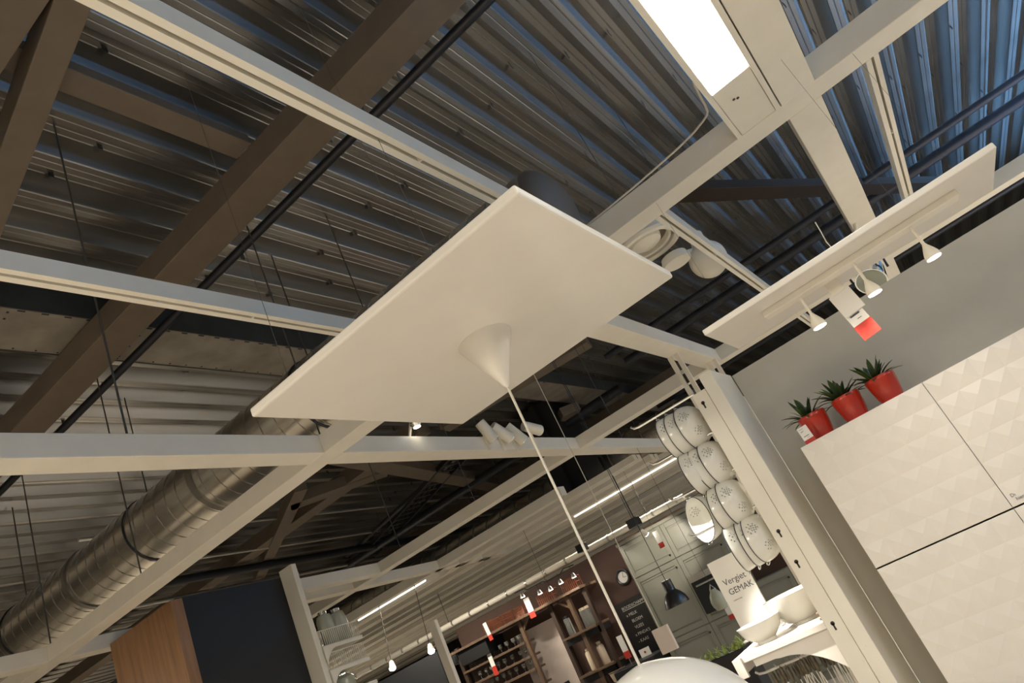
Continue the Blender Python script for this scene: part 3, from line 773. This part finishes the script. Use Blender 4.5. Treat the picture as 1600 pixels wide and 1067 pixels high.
MB().cyl((4.04, 2.90, 3.372), (4.04, 2.90, 3.366), 0.026, 16).build('bulb', 'bulb_light', t)
MB().bar((4.04, 2.90, 3.48), (4.04, 3.0, 3.33), 0.02, 0.012).build('arm', 'cream', t)

# ================================================================== LEFT PARTITIONS AND CORNER SHELF
t = thing('oak_panel', 'oak veneered end panel at the lower left', 'panel', (3.65, 5.93, 0))
MB().box(3.62, 3.72, 5.46, 5.485, 0, 3.225).build('edge_band', 'wood', t, bevel=0.002)
MB().box(3.62, 3.64, 5.485, 6.40, 0, 3.225).build('veneer_board', 'wood', t)
MB().box(3.64, 3.72, 5.485, 6.40, 0, 3.22).build('core', 'dark_wood', t)
t = thing('shelf_gondola', 'white corner post with wire shelf baskets', 'shelving', (4.86, 5.4, 0))
MB().box(4.80, 4.86, 5.375, 5.555, 0, 3.315).build('upright', 'cream', t, bevel=0.003)
for z in (2.512, 2.302, 2.09):
    sh = MB().box(4.86, 5.37, 5.375, 6.35, z - 0.028, z).build('shelf_board', 'cream', t, bevel=0.003)
    V = []; F = []; n = 14
    for i in range(n + 1):
        q = i / n; x = 4.86 + 0.50 * q
        zz = z - 0.034 - 0.13 * max(0.0, 1 - q / 0.30) ** 2
        V += [(x, 5.360, z - 0.002), (x, 5.360, zz), (x, 5.374, z - 0.002), (x, 5.374, zz)]
    for i in range(n):
        a = 4 * i; b = a + 4
        F += [(a, b, b + 1, a + 1), (a + 2, a + 3, b + 3, b + 2), (a + 1, b + 1, b + 3, a + 3), (a, a + 2, b + 2, b)]
    MB().add(V, F).build('bracket', 'cream', sh)
def wire_basket(label, z):
    b = thing('wire_basket', label, 'basket', (5.1, 5.8, z), 'wire baskets on the corner shelves')
    x0, x1, y0, y1, z1 = 4.875, 5.355, 5.385, 6.30, z + 0.142
    r_ = MB()
    for zz in (z + 0.004, z1):
        r_.tube([(x0, y0, zz), (x1, y0, zz), (x1, y1, zz), (x0, y1, zz), (x0, y0, zz)], 0.0045, 6)
    r_.build('frame', 'white_lacquer', b)
    n = 20
    for i in range(n + 1):
        x = x0 + (x1 - x0) * i / n
        MB().cyl((x, y0, z + 0.004), (x, y0, z1), 0.003, 5).build('wire_bar', 'white_lacquer', b)
    for i in range(1, 14):
        y = y0 + (y1 - y0) * i / 14
        MB().cyl((x1, y, z + 0.004), (x1, y, z1), 0.003, 5).build('wire_bar', 'white_lacquer', b)
wire_basket('wire basket on the upper corner shelf', 2.513)
wire_basket('wire basket on the middle corner shelf', 2.303)
for (x, y, l) in ((5.10, 5.50, 'left milky glass jar in the upper wire basket'), (5.275, 5.51, 'right milky glass jar in the upper wire basket')):
    j = thing('glass_jar', l, 'jar', (x, y, 2.513), 'glass jars in the wire basket')
    MB().lathe((x, y, 2.516), [(0.001, 0), (0.070, 0), (0.080, 0.02), (0.080, 0.23), (0.065, 0.285), (0.040, 0.295)], 28).build('body', 'glass_milky', j, smooth=True)
    MB().lathe((x, y, 2.516), [(0.040, 0.296), (0.043, 0.325), (0.001, 0.33)], 20).build('lid', 'chrome', j, smooth=True)
j = thing('glass_jar', 'large milky glass vessel on the lowest corner shelf', 'jar', (5.15, 5.6, 2.091), 'glass jars in the wire basket')
MB().lathe((5.15, 5.6, 2.092), [(0.001, 0), (0.13, 0), (0.14, 0.02), (0.14, 0.12), (0.10, 0.15)], 28).build('body', 'glass_milky', j, smooth=True)
MB().lathe((5.15, 5.6, 2.092), [(0.10, 0.151), (0.10, 0.165), (0.001, 0.17)], 20).build('lid', 'chrome', j, smooth=True)

tag(MB().box(7.0, 7.06, 5.85, 5.96, 0, 2.50).build('partition_post', 'cream', bevel=0.003), 'white partition post left of the brown kitchen wall', 'post')
struct(MB().box(7.06, 9.3, 5.93, 5.955, 0, 1.2).build('wall_low', 'black_wall'), 'low black partition behind the white post')
for (x, y, z, l) in ((8.0, 7.66, 2.33, 'lit spotlight against the black wall, left one'), (8.0, 6.91, 2.285, 'lit spotlight beside the partition post')):
    t = thing('track_spotlight', l, 'spotlight', (x, y, z), 'lit spotlights over the aisle')
    d = Vector((-0.5, -0.35, -0.8)).normalized(); a = Vector((x, y, z))
    MB().cyl(a - d * 0.11, a, 0.03, 14, 0.05).build('housing', 'cream', t, smooth=True)
    MB().cyl(a, a + d * 0.008, 0.046, 14).build('bulb', 'bulb_light', t)
    MB().cyl(a - d * 0.10, (8.2, y + 0.05, 3.205), 0.005, 6).build('stem', 'rod', t)
# strip lights below the far beams
for (x, y0, y1, l) in ((8.32, 6.85, 8.35, 'bright strip light along the third cross beam'), (10.08, 3.2, 5.2, 'bright strip light behind the colanders')):
    t = thing('strip_light', l, 'light', (x, (y0 + y1) / 2, 3.2), 'strip lights on the far beams')
    MB().box(x, x + 0.07, y0, y1, 3.215, 3.27).build('housing', 'cream', t)
    MB().cyl((x + 0.035, y0 + 0.02, 3.20), (x + 0.035, y1 - 0.02, 3.20), 0.014, 10).build('tube', 'tube_light', t)
    area((x + 0.035, (y0 + y1) / 2, 3.17), (x + 0.035, (y0 + y1) / 2, 0), 0.06, y1 - y0, 70, WARM)

# ================================================================== KITCHEN DISPLAY AT THE BACK
# white light fascia over the brown wall and the beige bulkhead behind it
t = thing('ceiling_pipe', 'pale insulated pipe along the top of the brown wall', 'pipe', (9.7, 6.4, 2.6))
MB().cyl((9.9, 3.4, 2.66), (9.9, 13, 2.66), 0.045, 16).build('pipe_body', 'cream', t, smooth=True)
for k in range(24):
    MB().cyl((9.9, 3.5 + k * 0.4, 2.66), (9.9, 3.53 + k * 0.4, 2.66), 0.05, 16).build('band', 'steel', t)
MB().cyl((9.9, 4.0, 2.70), (9.9, 4.0, 3.205), 0.005, 6).build('hanger_rod', 'rod', t)
MB().cyl((9.9, 8.0, 2.70), (9.9, 8.0, 3.205), 0.005, 6).build('hanger_rod', 'rod', t)

# grey framed kitchen cabinets
def framed_door(mb, y0, y1, z0, z1, X, st=0.065):
    g_ = 0.003
    y0 += g_; y1 -= g_; z0 += g_; z1 -= g_
    mb.box(X, X + 0.02, y0, y0 + st, z0, z1).box(X, X + 0.02, y1 - st, y1, z0, z1)
    mb.box(X, X + 0.02, y0 + st, y1 - st, z0, z0 + st).box(X, X + 0.02, y0 + st, y1 - st, z1 - st, z1)
    mb.box(X + 0.012, X + 0.02, y0 + st, y1 - st, z0 + st, z1 - st)
    mb.box(X + 0.002, X + 0.014, y0 + st + 0.018, y1 - st - 0.018, z0 + st + 0.018, z0 + st + 0.03).box(X + 0.002, X + 0.014, y0 + st + 0.018, y1 - st - 0.018, z1 - st - 0.03, z1 - st - 0.018)
    return mb
for i, (ya, yb, l) in enumerate(((3.825, 4.53, 'tall grey framed cabinet beside the brown wall'), (3.12, 3.825, 'tall grey framed cabinet behind the colanders'), (2.0, 3.12, 'grey framed cabinet right behind the sign'))):
    t = thing('grey_cabinet', l, 'cabinet', (9.75, (ya + yb) / 2, 0), 'grey kitchen cabinets')
    top = 2.46 if i < 2 else 1.30
    MB().box(9.66, 10.04, ya, yb, 0, top).build('carcass', 'grey_paint', t)
    if i < 2:
        MB().box(9.60, 10.04, ya + 0.0005, yb - 0.0005, 2.46, 2.50).build('cornice', 'grey_paint', t)
        spans = ((1.985, 2.455), (1.10, 1.98), (0.1, 1.095))
    else:
        spans = ((0.95, 1.295), (0.1, 0.94))
    for (za, zb) in spans:
        for (p, q) in (((ya, yb),) if i < 2 else ((ya, (ya + yb) / 2), ((ya + yb) / 2, yb))):
            dd = framed_door(MB(), p, q, za, zb, 9.64).build('door', 'grey_paint', t, bevel=0.003)
            MB().sphere((9.625, p + 0.05, za + 0.07 if za > 1.5 else zb - 0.1), 0.014, 10, 8).build('knob', 'black_metal', dd, smooth=True)
t = thing('wall_oven', 'dark oven niche with steel handle among the grey cabinets', 'oven', (9.6, 3.45, 1.2))
MB().box(9.60, 9.637, 3.16, 3.79, 1.20, 1.62).build('oven_door', 'black_metal', t, bevel=0.004)
MB().cyl((9.575, 3.22, 1.56), (9.575, 3.73, 1.56), 0.012, 8).build('handle', 'steel', t)
MB().box(9.605, 9.637, 3.16, 3.79, 1.62, 1.70).build('control_panel', 'steel', t)

# clock
t = thing('wall_clock', 'round black rimmed clock on the brown wall', 'clock', (10.03, 4.845, 1.98))
MB().ring((10.02, 4.845, 2.096), 0.098, 0.020, 32, 8, 'X').build('rim', 'black_metal', t, smooth=True)
MB().cyl((10.03, 4.845, 2.096), (10.045, 4.845, 2.096), 0.095, 32).build('face', 'card', t)
MB().bar((10.027, 4.845, 2.096), (10.027, 4.82, 2.16), 0.006, 0.002, up=(1, 0, 0)).build('hand', 'ink', t)
MB().bar((10.027, 4.845, 2.096), (10.027, 4.79, 2.085), 0.006, 0.002, up=(1, 0, 0)).build('hand', 'ink', t)
# chalkboard with shopping list
t = thing('chalkboard', 'black chalkboard with a shopping list on the brown wall', 'chalkboard', (10.0, 4.87, 0.88))
MB().box(10.01, 10.045, 4.56, 5.17, 0.86, 1.80).build('board', 'blackboard', t, bevel=0.004)
text('BOODSCHAPPEN', 0.058, 'chalk', t, (10.007, 5.08, 1.69), name='chalk_writing')
MB().box(10.007, 10.01, 4.60, 5.08, 1.672, 1.679).build('underline', 'chalk', t)
for k, wd in enumerate(('x MELK', '   BLOEM', '   VLEES', "x PINDA'S", '- KAAS')):
    text(wd, 0.058, 'chalk', t, (10.007, 5.06, 1.585 - k * 0.092), name='chalk_writing')
t = thing('table_card', 'small white card with orange mark below the chalkboard', 'card', (9.7, 4.88, 1.04))
MB().box(9.70, 9.705, 4.80, 4.965, 1.045, 1.148).build('card_sheet', 'card', t)
MB().lathe((9.699, 4.883, 1.097), [(0.012, 0.0), (0.016, -0.001), (0.001, -0.001)], 14, 'X').build('orange_mark', 'card_red', t)
tag(MB().box(9.3, 9.98, 4.60, 5.25, 0, 1.04).build('sideboard', 'black', bevel=0.01), 'black sideboard below the chalkboard', 'sideboard')

# wooden open shelving
t = thing('open_shelving', 'dark wooden open shelving with glasses and wire baskets', 'shelving', (9.6, 6.5, 0))
for (y, m_) in ((7.80, 'dark_wood'), (6.515, 'light_wood'), (5.585, 'light_wood')):
    MB().box(9.57, 9.63, y - 0.03, y + 0.03, 0, 2.27 if y > 7 else 2.235).build('post', m_, t, bevel=0.003)
MB().box(9.45, 9.98, 5.25, 7.85, 2.20, 2.235).build('top_shelf', 'light_wood', t, bevel=0.003)
for (z) in (1.905, 1.70, 1.52, 1.30):
    MB().box(9.55, 9.85, 6.545, 7.80, z - 0.03, z).build('shelf_board', 'light_wood', t, bevel=0.002)
for (z) in (1.695, 1.16, 0.9):
    MB().box(9.52, 9.95, 5.30, 5.90, z - 0.03, z).build('shelf_board', 'light_wood', t, bevel=0.002)
    MB().box(9.60, 9.95, 5.30, 5.90, z - 0.12, z - 0.04).build('shelf_apron', 'black', t)
for (y) in (5.30, 5.93):
    MB().box(9.60, 9.66, y - 0.03, y + 0.03, 0, 2.2).build('post', 'dark_wood', t)
MB().bar((9.6, 6.50, 2.05), (9.6, 6.34, 2.20), 0.03, 0.03, up=(1, 0, 0)).build('brace', 'light_wood', t)
MB().bar((9.6, 5.62, 2.05), (9.6, 5.80, 2.20), 0.03, 0.03, up=(1, 0, 0)).build('brace', 'light_wood', t)
tag(MB().box(9.93, 9.96, 6.10, 6.93, 0.4, 2.045).build('white_panel', 'pinkish_board', bevel=0.004), 'tall pale board standing behind the wooden shelving', 'board')
tag(MB().box(9.5, 9.98, 7.15, 7.75, 1.98, 2.19).lathe((9.7, 7.95, 2.05), [(0.001, 0), (0.12, 0.02), (0.11, 0.2), (0.001, 0.22)], 14).build('range_hood', 'black', bevel=0.01), 'black range hood left of the wooden shelving', 'hood')
gl0 = None
for si, z in enumerate((1.905, 1.70, 1.52)):
    for k in range(8):
        y = 6.66 + k * 0.135 + random.uniform(-.02, .02)
        lab = 'clear stemmed glass on the %s shelf of the wooden shelving' % ('upper', 'middle', 'lower')[si]
        if gl0 is None:
            gl0 = thing('wine_glass', lab, 'glass', (9.66, y, z), 'glasses on the wooden shelving')
            MB().lathe((9.66, y, z), [(0.030, 0.0), (0.028, 0.003), (0.004, 0.008), (0.004, 0.05), (0.020, 0.062), (0.033, 0.085), (0.030, 0.125), (0.028, 0.125), (0.031, 0.086), (0.018, 0.066), (0.001, 0.060)], 16, close=False).build('bowl', 'glass', gl0, smooth=True)
            MB().sphere((9.66, y, z + 0.085), 0.018, 10, 8).build('highlight_bead', 'chrome', gl0, smooth=True)  # chrome bead added inside the glass to give a bright highlight
        else:
            copy_tree(gl0, (9.64 + random.uniform(0, .06), y, z), None, lab)
def cage(label, y, z, wd, ht, dp=0.16, m_='copper_wire'):
    b = thing('wire_crate', label, 'basket', (9.65, y, z), 'dark wire crates on the top shelf')
    n = 9
    fr = MB()
    for zz in (z + 0.004, z + ht * 0.5, z + ht):
        fr.tube([(9.55, y - wd / 2, zz), (9.55 + dp, y - wd / 2, zz), (9.55 + dp, y + wd / 2, zz), (9.55, y + wd / 2, zz), (9.55, y - wd / 2, zz)], 0.006, 4)
    fr.build('frame', m_, b)
    for i in range(n):
        yy = y - wd / 2 + wd * i / (n - 1)
        MB().cyl((9.55, yy, z), (9.55, yy, z + ht), 0.006, 4).build('wire_bar', m_, b)
        MB().cyl((9.55 + dp, yy, z), (9.55 + dp, yy, z + ht), 0.006, 4).build('wire_bar', m_, b)
for (y, wd, ht, l) in ((7.03, 0.20, 0.16, 'leftmost dark wire crate on the top shelf'), (6.86, 0.15, 0.15, 'second dark wire crate from the left on the top shelf'), (6.65, 0.20, 0.15, 'dark wire crate above the shelving post'), (6.42, 0.16, 0.14, 'dark wire crate left of the hanging price tag'), (5.90, 0.28, 0.15, 'reddish wire crate right of the hanging price tag'), (5.45, 0.26, 0.16, 'dark wire crate at the right end of the top shelf')):
    cage(l, y, 2.236, wd, ht)
for (y, l) in ((5.82, 'left tall glass canister on the wooden shelf'), (5.52, 'right tall glass canister on the wooden shelf'), (5.43, 'small glass canister at the wooden shelf end')):
    j = thing('glass_canister', l, 'jar', (9.72, y, 1.696), 'glass canisters')
    MB().lathe((9.72, y, 1.698), [(0.001, 0), (0.05, 0), (0.052, 0.01), (0.052, 0.22), (0.046, 0.235)], 20).build('body', 'glass', j, smooth=True)
    MB().lathe((9.72, y, 1.698), [(0.044, 0.236), (0.044, 0.27), (0.001, 0.275)], 16).build('lid', 'cream_ceramic' if y < 5.6 else 'black_metal', j, smooth=True)
for (y, h, l) in ((5.70, 0.29, 'left cream flask on the lower wooden shelf'), (5.49, 0.31, 'right cream flask on the lower wooden shelf')):
    j = thing('ceramic_flask', l, 'flask', (9.70, y, 1.161), 'cream flasks')
    MB().lathe((9.70, y, 1.162), [(0.001, 0), (0.055, 0), (0.058, 0.01), (0.056, h * 0.78), (0.045, h * 0.86), (0.03, h * 0.88)], 20).build('body', 'cream_ceramic', j, smooth=True)
    MB().lathe((9.70, y, 1.162), [(0.032, h * 0.885), (0.034, h), (0.001, h + 0.004)], 16).build('cap', 'cream_ceramic', j, smooth=True)
t = thing('wicker_basket', 'yellowish basket at the foot of the wooden shelving', 'basket', (9.65, 5.35, 0.901))
MB().lathe((9.66, 5.38, 0.902), [(0.08, 0), (0.10, 0.02), (0.12, 0.13), (0.125, 0.14), (0.115, 0.14), (0.095, 0.02), (0.001, 0.015)], 20, close=False).build('body', 'cream_ceramic', t, smooth=True)
MB().ring((9.66, 5.38, 1.042), 0.122, 0.009, 24, 6).build('rim', 'light_wood', t)
price_tag('price tag at the left end of the wooden shelving top', 9.4475, 7.01, 2.40, 0.07, 0.27, -0.06, False)
price_tag('price tag hanging in front of the glasses', 9.547, 7.22, 2.10, 0.08, 0.44, 0.0, False)
price_tag('price tag over the middle of the top shelf', 9.4475, 6.15, 2.43, 0.10, 0.29, 0.0, False)
t = price_tag('price tag below the chalkboard beside the pendant cord', 9.40, 4.99, 1.43, 0.09, 0.30, 0.0, False)
MB().cyl((9.401, 4.99, 1.041), (9.401, 4.99, 1.14), 0.004, 6).build('stand_pin', 'steel', t)

# kitchen track with small spotlights
t = thing('spot_track', 'thin black wavy spotlight track over the wooden shelving', 'track', (9.2, 5.6, 2.5))
MB().tube([(9.2, 6.12, 2.545), (9.2, 5.95, 2.54), (9.2, 5.90, 2.50), (9.2, 5.62, 2.50), (9.2, 5.55, 2.47), (9.2, 5.30, 2.475), (9.2, 5.22, 2.52), (9.2, 5.05, 2.50)], 0.008, 6).build('rail', 'black_metal', t)
MB().cyl((9.2, 5.56, 2.47), (9.2, 5.56, ROOF - 0.01), 0.003, 6).build('hanger_rod', 'rod', t)
for i, (y, z, l) in enumerate(((6.02, 2.44, 'brightest kitchen spotlight above the hanging price tag'), (5.73, 2.37, 'second kitchen spotlight from the left'), (5.545, 2.345, 'third kitchen spotlight from the left'), (5.35, 2.36, 'fourth kitchen spotlight from the left'), (5.12, 2.35, 'kitchen spotlight next to the clock'))):
    s_ = thing('kitchen_spotlight', l, 'spotlight', (9.2, y, z - 0.03), 'small spotlights over the wooden shelving')
    MB().lathe((9.2, y, z), [(0.012, 0.06), (0.025, 0.045), (0.038, 0.0), (0.034, -0.002)], 14).build('housing', 'steel', s_, smooth=True)
    MB().lathe((9.2, y, z), [(0.033, -0.004), (0.033, 0.004)], 14).build('bulb', 'bulb_light', s_)
    MB().cyl((9.2, y, z + 0.055), (9.2, y, 2.50), 0.005, 6).build('stem', 'black_metal', s_)
spot((9.15, 6.02, 2.42), (9.9, 6.3, 1.5), 14, 95)
spot((9.15, 5.40, 2.33), (9.9, 5.3, 1.5), 9, 100)
spot((9.10, 4.75, 2.50), (10.0, 4.8, 1.7), 10, 100)

# black bell pendant in front of the grey cabinets
t = thing('bell_pendant', 'black bell shaped pendant lamp in front of the grey cabinets', 'lamp', (7.5, 3.195, 1.49))
MB().lathe((7.5, 3.195, 0), [(0.030, 1.765), (0.052, 1.76), (0.055, 1.65), (0.058, 1.645), (0.085, 1.62), (0.118, 1.57), (0.132, 1.52), (0.134, 1.495), (0.130, 1.495), (0.10, 1.58), (0.05, 1.64), (0.01, 1.645)], 32, close=False).build('shade', 'black_metal', t, smooth=True)
MB().cyl((7.5, 3.195, 1.76), (7.5, 3.195, ROOF + 0.13), 0.004, 6).build('cord', 'black', t)
# square hanging shade on a thin pale cord
t = thing('hanging_board', 'pale square board hanging on a thin cord before the chalkboard', 'sign', (6.0, 2.81, 1.23))
MB().box(6.0, 6.04, 2.735, 2.885, 1.23, 1.432).build('board', 'pinkish_board', t, bevel=0.003)
MB().cyl((6.02, 2.813, 1.43), (6.02, 2.813, ROOF + 0.13), 0.004, 6).build('cord', 'cord_white', t)
# black box fixtures and bright spot by the grey cabinets
t = thing('box_spotlight', 'black box fixture hanging above the grey cabinets', 'spotlight', (8.0, 3.44, 2.44), 'black box fixtures')
MB().box(7.94, 8.06, 3.36, 3.50, 2.43, 2.53).build('housing', 'black_metal', t, bevel=0.006)
MB().cyl((8.0, 3.43, 2.53), (8.0, 3.43, ROOF + 0.13), 0.004, 6).build('stem', 'black', t)
t = thing('box_spotlight', 'black box fixture behind the pendant cord', 'spotlight', (8.0, 4.2, 2.44), 'black box fixtures')
MB().box(7.94, 8.06, 4.13, 4.24, 2.47, 2.56).build('housing', 'black_metal', t, bevel=0.006)
MB().cyl((8.0, 4.18, 2.56), (8.0, 4.18, ROOF + 0.13), 0.004, 6).build('stem', 'black', t)
t = thing('track_spotlight', 'glaring spotlight in front of the upper grey cabinet door', 'spotlight', (8.8, 3.6, 2.3), 'lit spotlights over the aisle')
MB().cyl((8.75, 3.72, 2.44), (8.82, 3.70, 2.37), 0.022, 12, 0.034).build('housing', 'cream', t, smooth=True)
MB().cyl((8.82, 3.70, 2.37), (8.825, 3.698, 2.364), 0.032, 12).build('bulb', 'bulb_light', t)
MB().cyl((8.75, 3.72, 2.43), (8.75, 3.72, 3.205), 0.005, 6).build('stem', 'rod', t)
spot((8.86, 3.69, 2.35), (9.7, 3.9, 2.15), 30, 70)
t = price_tag('price tag hanging by the glaring spotlight', 8.9, 3.62, 2.36, 0.07, 0.22, 0.0, False)
MB().cyl((8.901, 3.62, 2.36), (8.901, 3.62, 3.205), 0.0015, 4).build('string', 'rod', t)
# glass hanging lamp with tag, herb planter
t = thing('glass_jug', 'pale glass jug hanging before the grey cabinets', 'jug', (8.0, 2.97, 1.25))
MB().lathe((8.0, 2.965, 0), [(0.001, 1.25), (0.06, 1.262), (0.082, 1.31), (0.086, 1.36), (0.07, 1.42), (0.04, 1.46), (0.036, 1.48)], 24).build('body', 'glass_milky', t, smooth=True)
MB().tube([(8.0, 2.93, 1.47), (8.0, 2.965, 1.53), (8.0, 3.0, 1.47)], 0.006, 6).build('handle', 'steel', t)
MB().cyl((8.0, 2.965, 1.53), (8.0, 2.965, ROOF - 0.01), 0.002, 5).build('cord', 'rod', t)
t = price_tag('price tag beside the pale glass jug', 8.0, 2.905, 1.30, 0.09, 0.17, 0.0, False)
MB().tube([(8.001, 2.905, 1.30), (8.001, 2.94, 1.36), (8.001, 2.962, 1.50)], 0.0015, 4).build('string', 'rod', t)
t = thing('herb_planter', 'bushy green herb plant in a black planter', 'potted plant', (7.0, 2.8, 0))
MB().box(6.88, 7.12, 2.55, 3.10, 0.0, 0.96).build('planter', 'black', t, bevel=0.01)
rr = random.Random(5)
for k in range(60):
    x = 7.0 + rr.uniform(-.1, .1); y = 2.82 + rr.uniform(-.26, .26); z = 0.95
    mb = MB()
    leaf(mb, (x, y, z), rr.uniform(0, 2 * PI), rr.uniform(0.6, 1.5), rr.uniform(0.06, 0.13), rr.uniform(0.010, 0.02), rr.uniform(0.3, 1.0), 4)
    mb.build('leaf', 'herb', t)

# the spotlight cluster and an added unseen spotlight light the gondola
spot((5.22, 2.84, 3.22), (3.95, 1.2, 1.5), 300, 34, (1.0, 0.93, 0.80), 0.03, 0.5)
t = thing('track_spotlight', 'added spotlight on the cross beam, unseen behind the square panel', 'spotlight', (3.2, 1.9, 3.02), 'lit spotlights over the aisle')
d = (Vector((3.92, 1.26, 1.3)) - Vector((3.2, 1.9, 3.1))).normalized(); a = Vector((3.2, 1.9, 3.1))
MB().cyl(a - d * 0.06, a + d * 0.08, 0.035, 16, 0.05).build('housing', 'cream', t, smooth=True)
MB().cyl(a + d * 0.08, a + d * 0.086, 0.045, 16).build('bulb', 'bulb_light', t)
MB().cyl(a, (3.2, 1.9, 3.205), 0.01, 8).build('stem', 'cream', t)
spot(a + d * 0.10, a + d, 560, 22, (1.0, 0.95, 0.85), 0.03, 0.35)

for o in bpy.data.objects:
    if "_o" in o: del o["_o"]
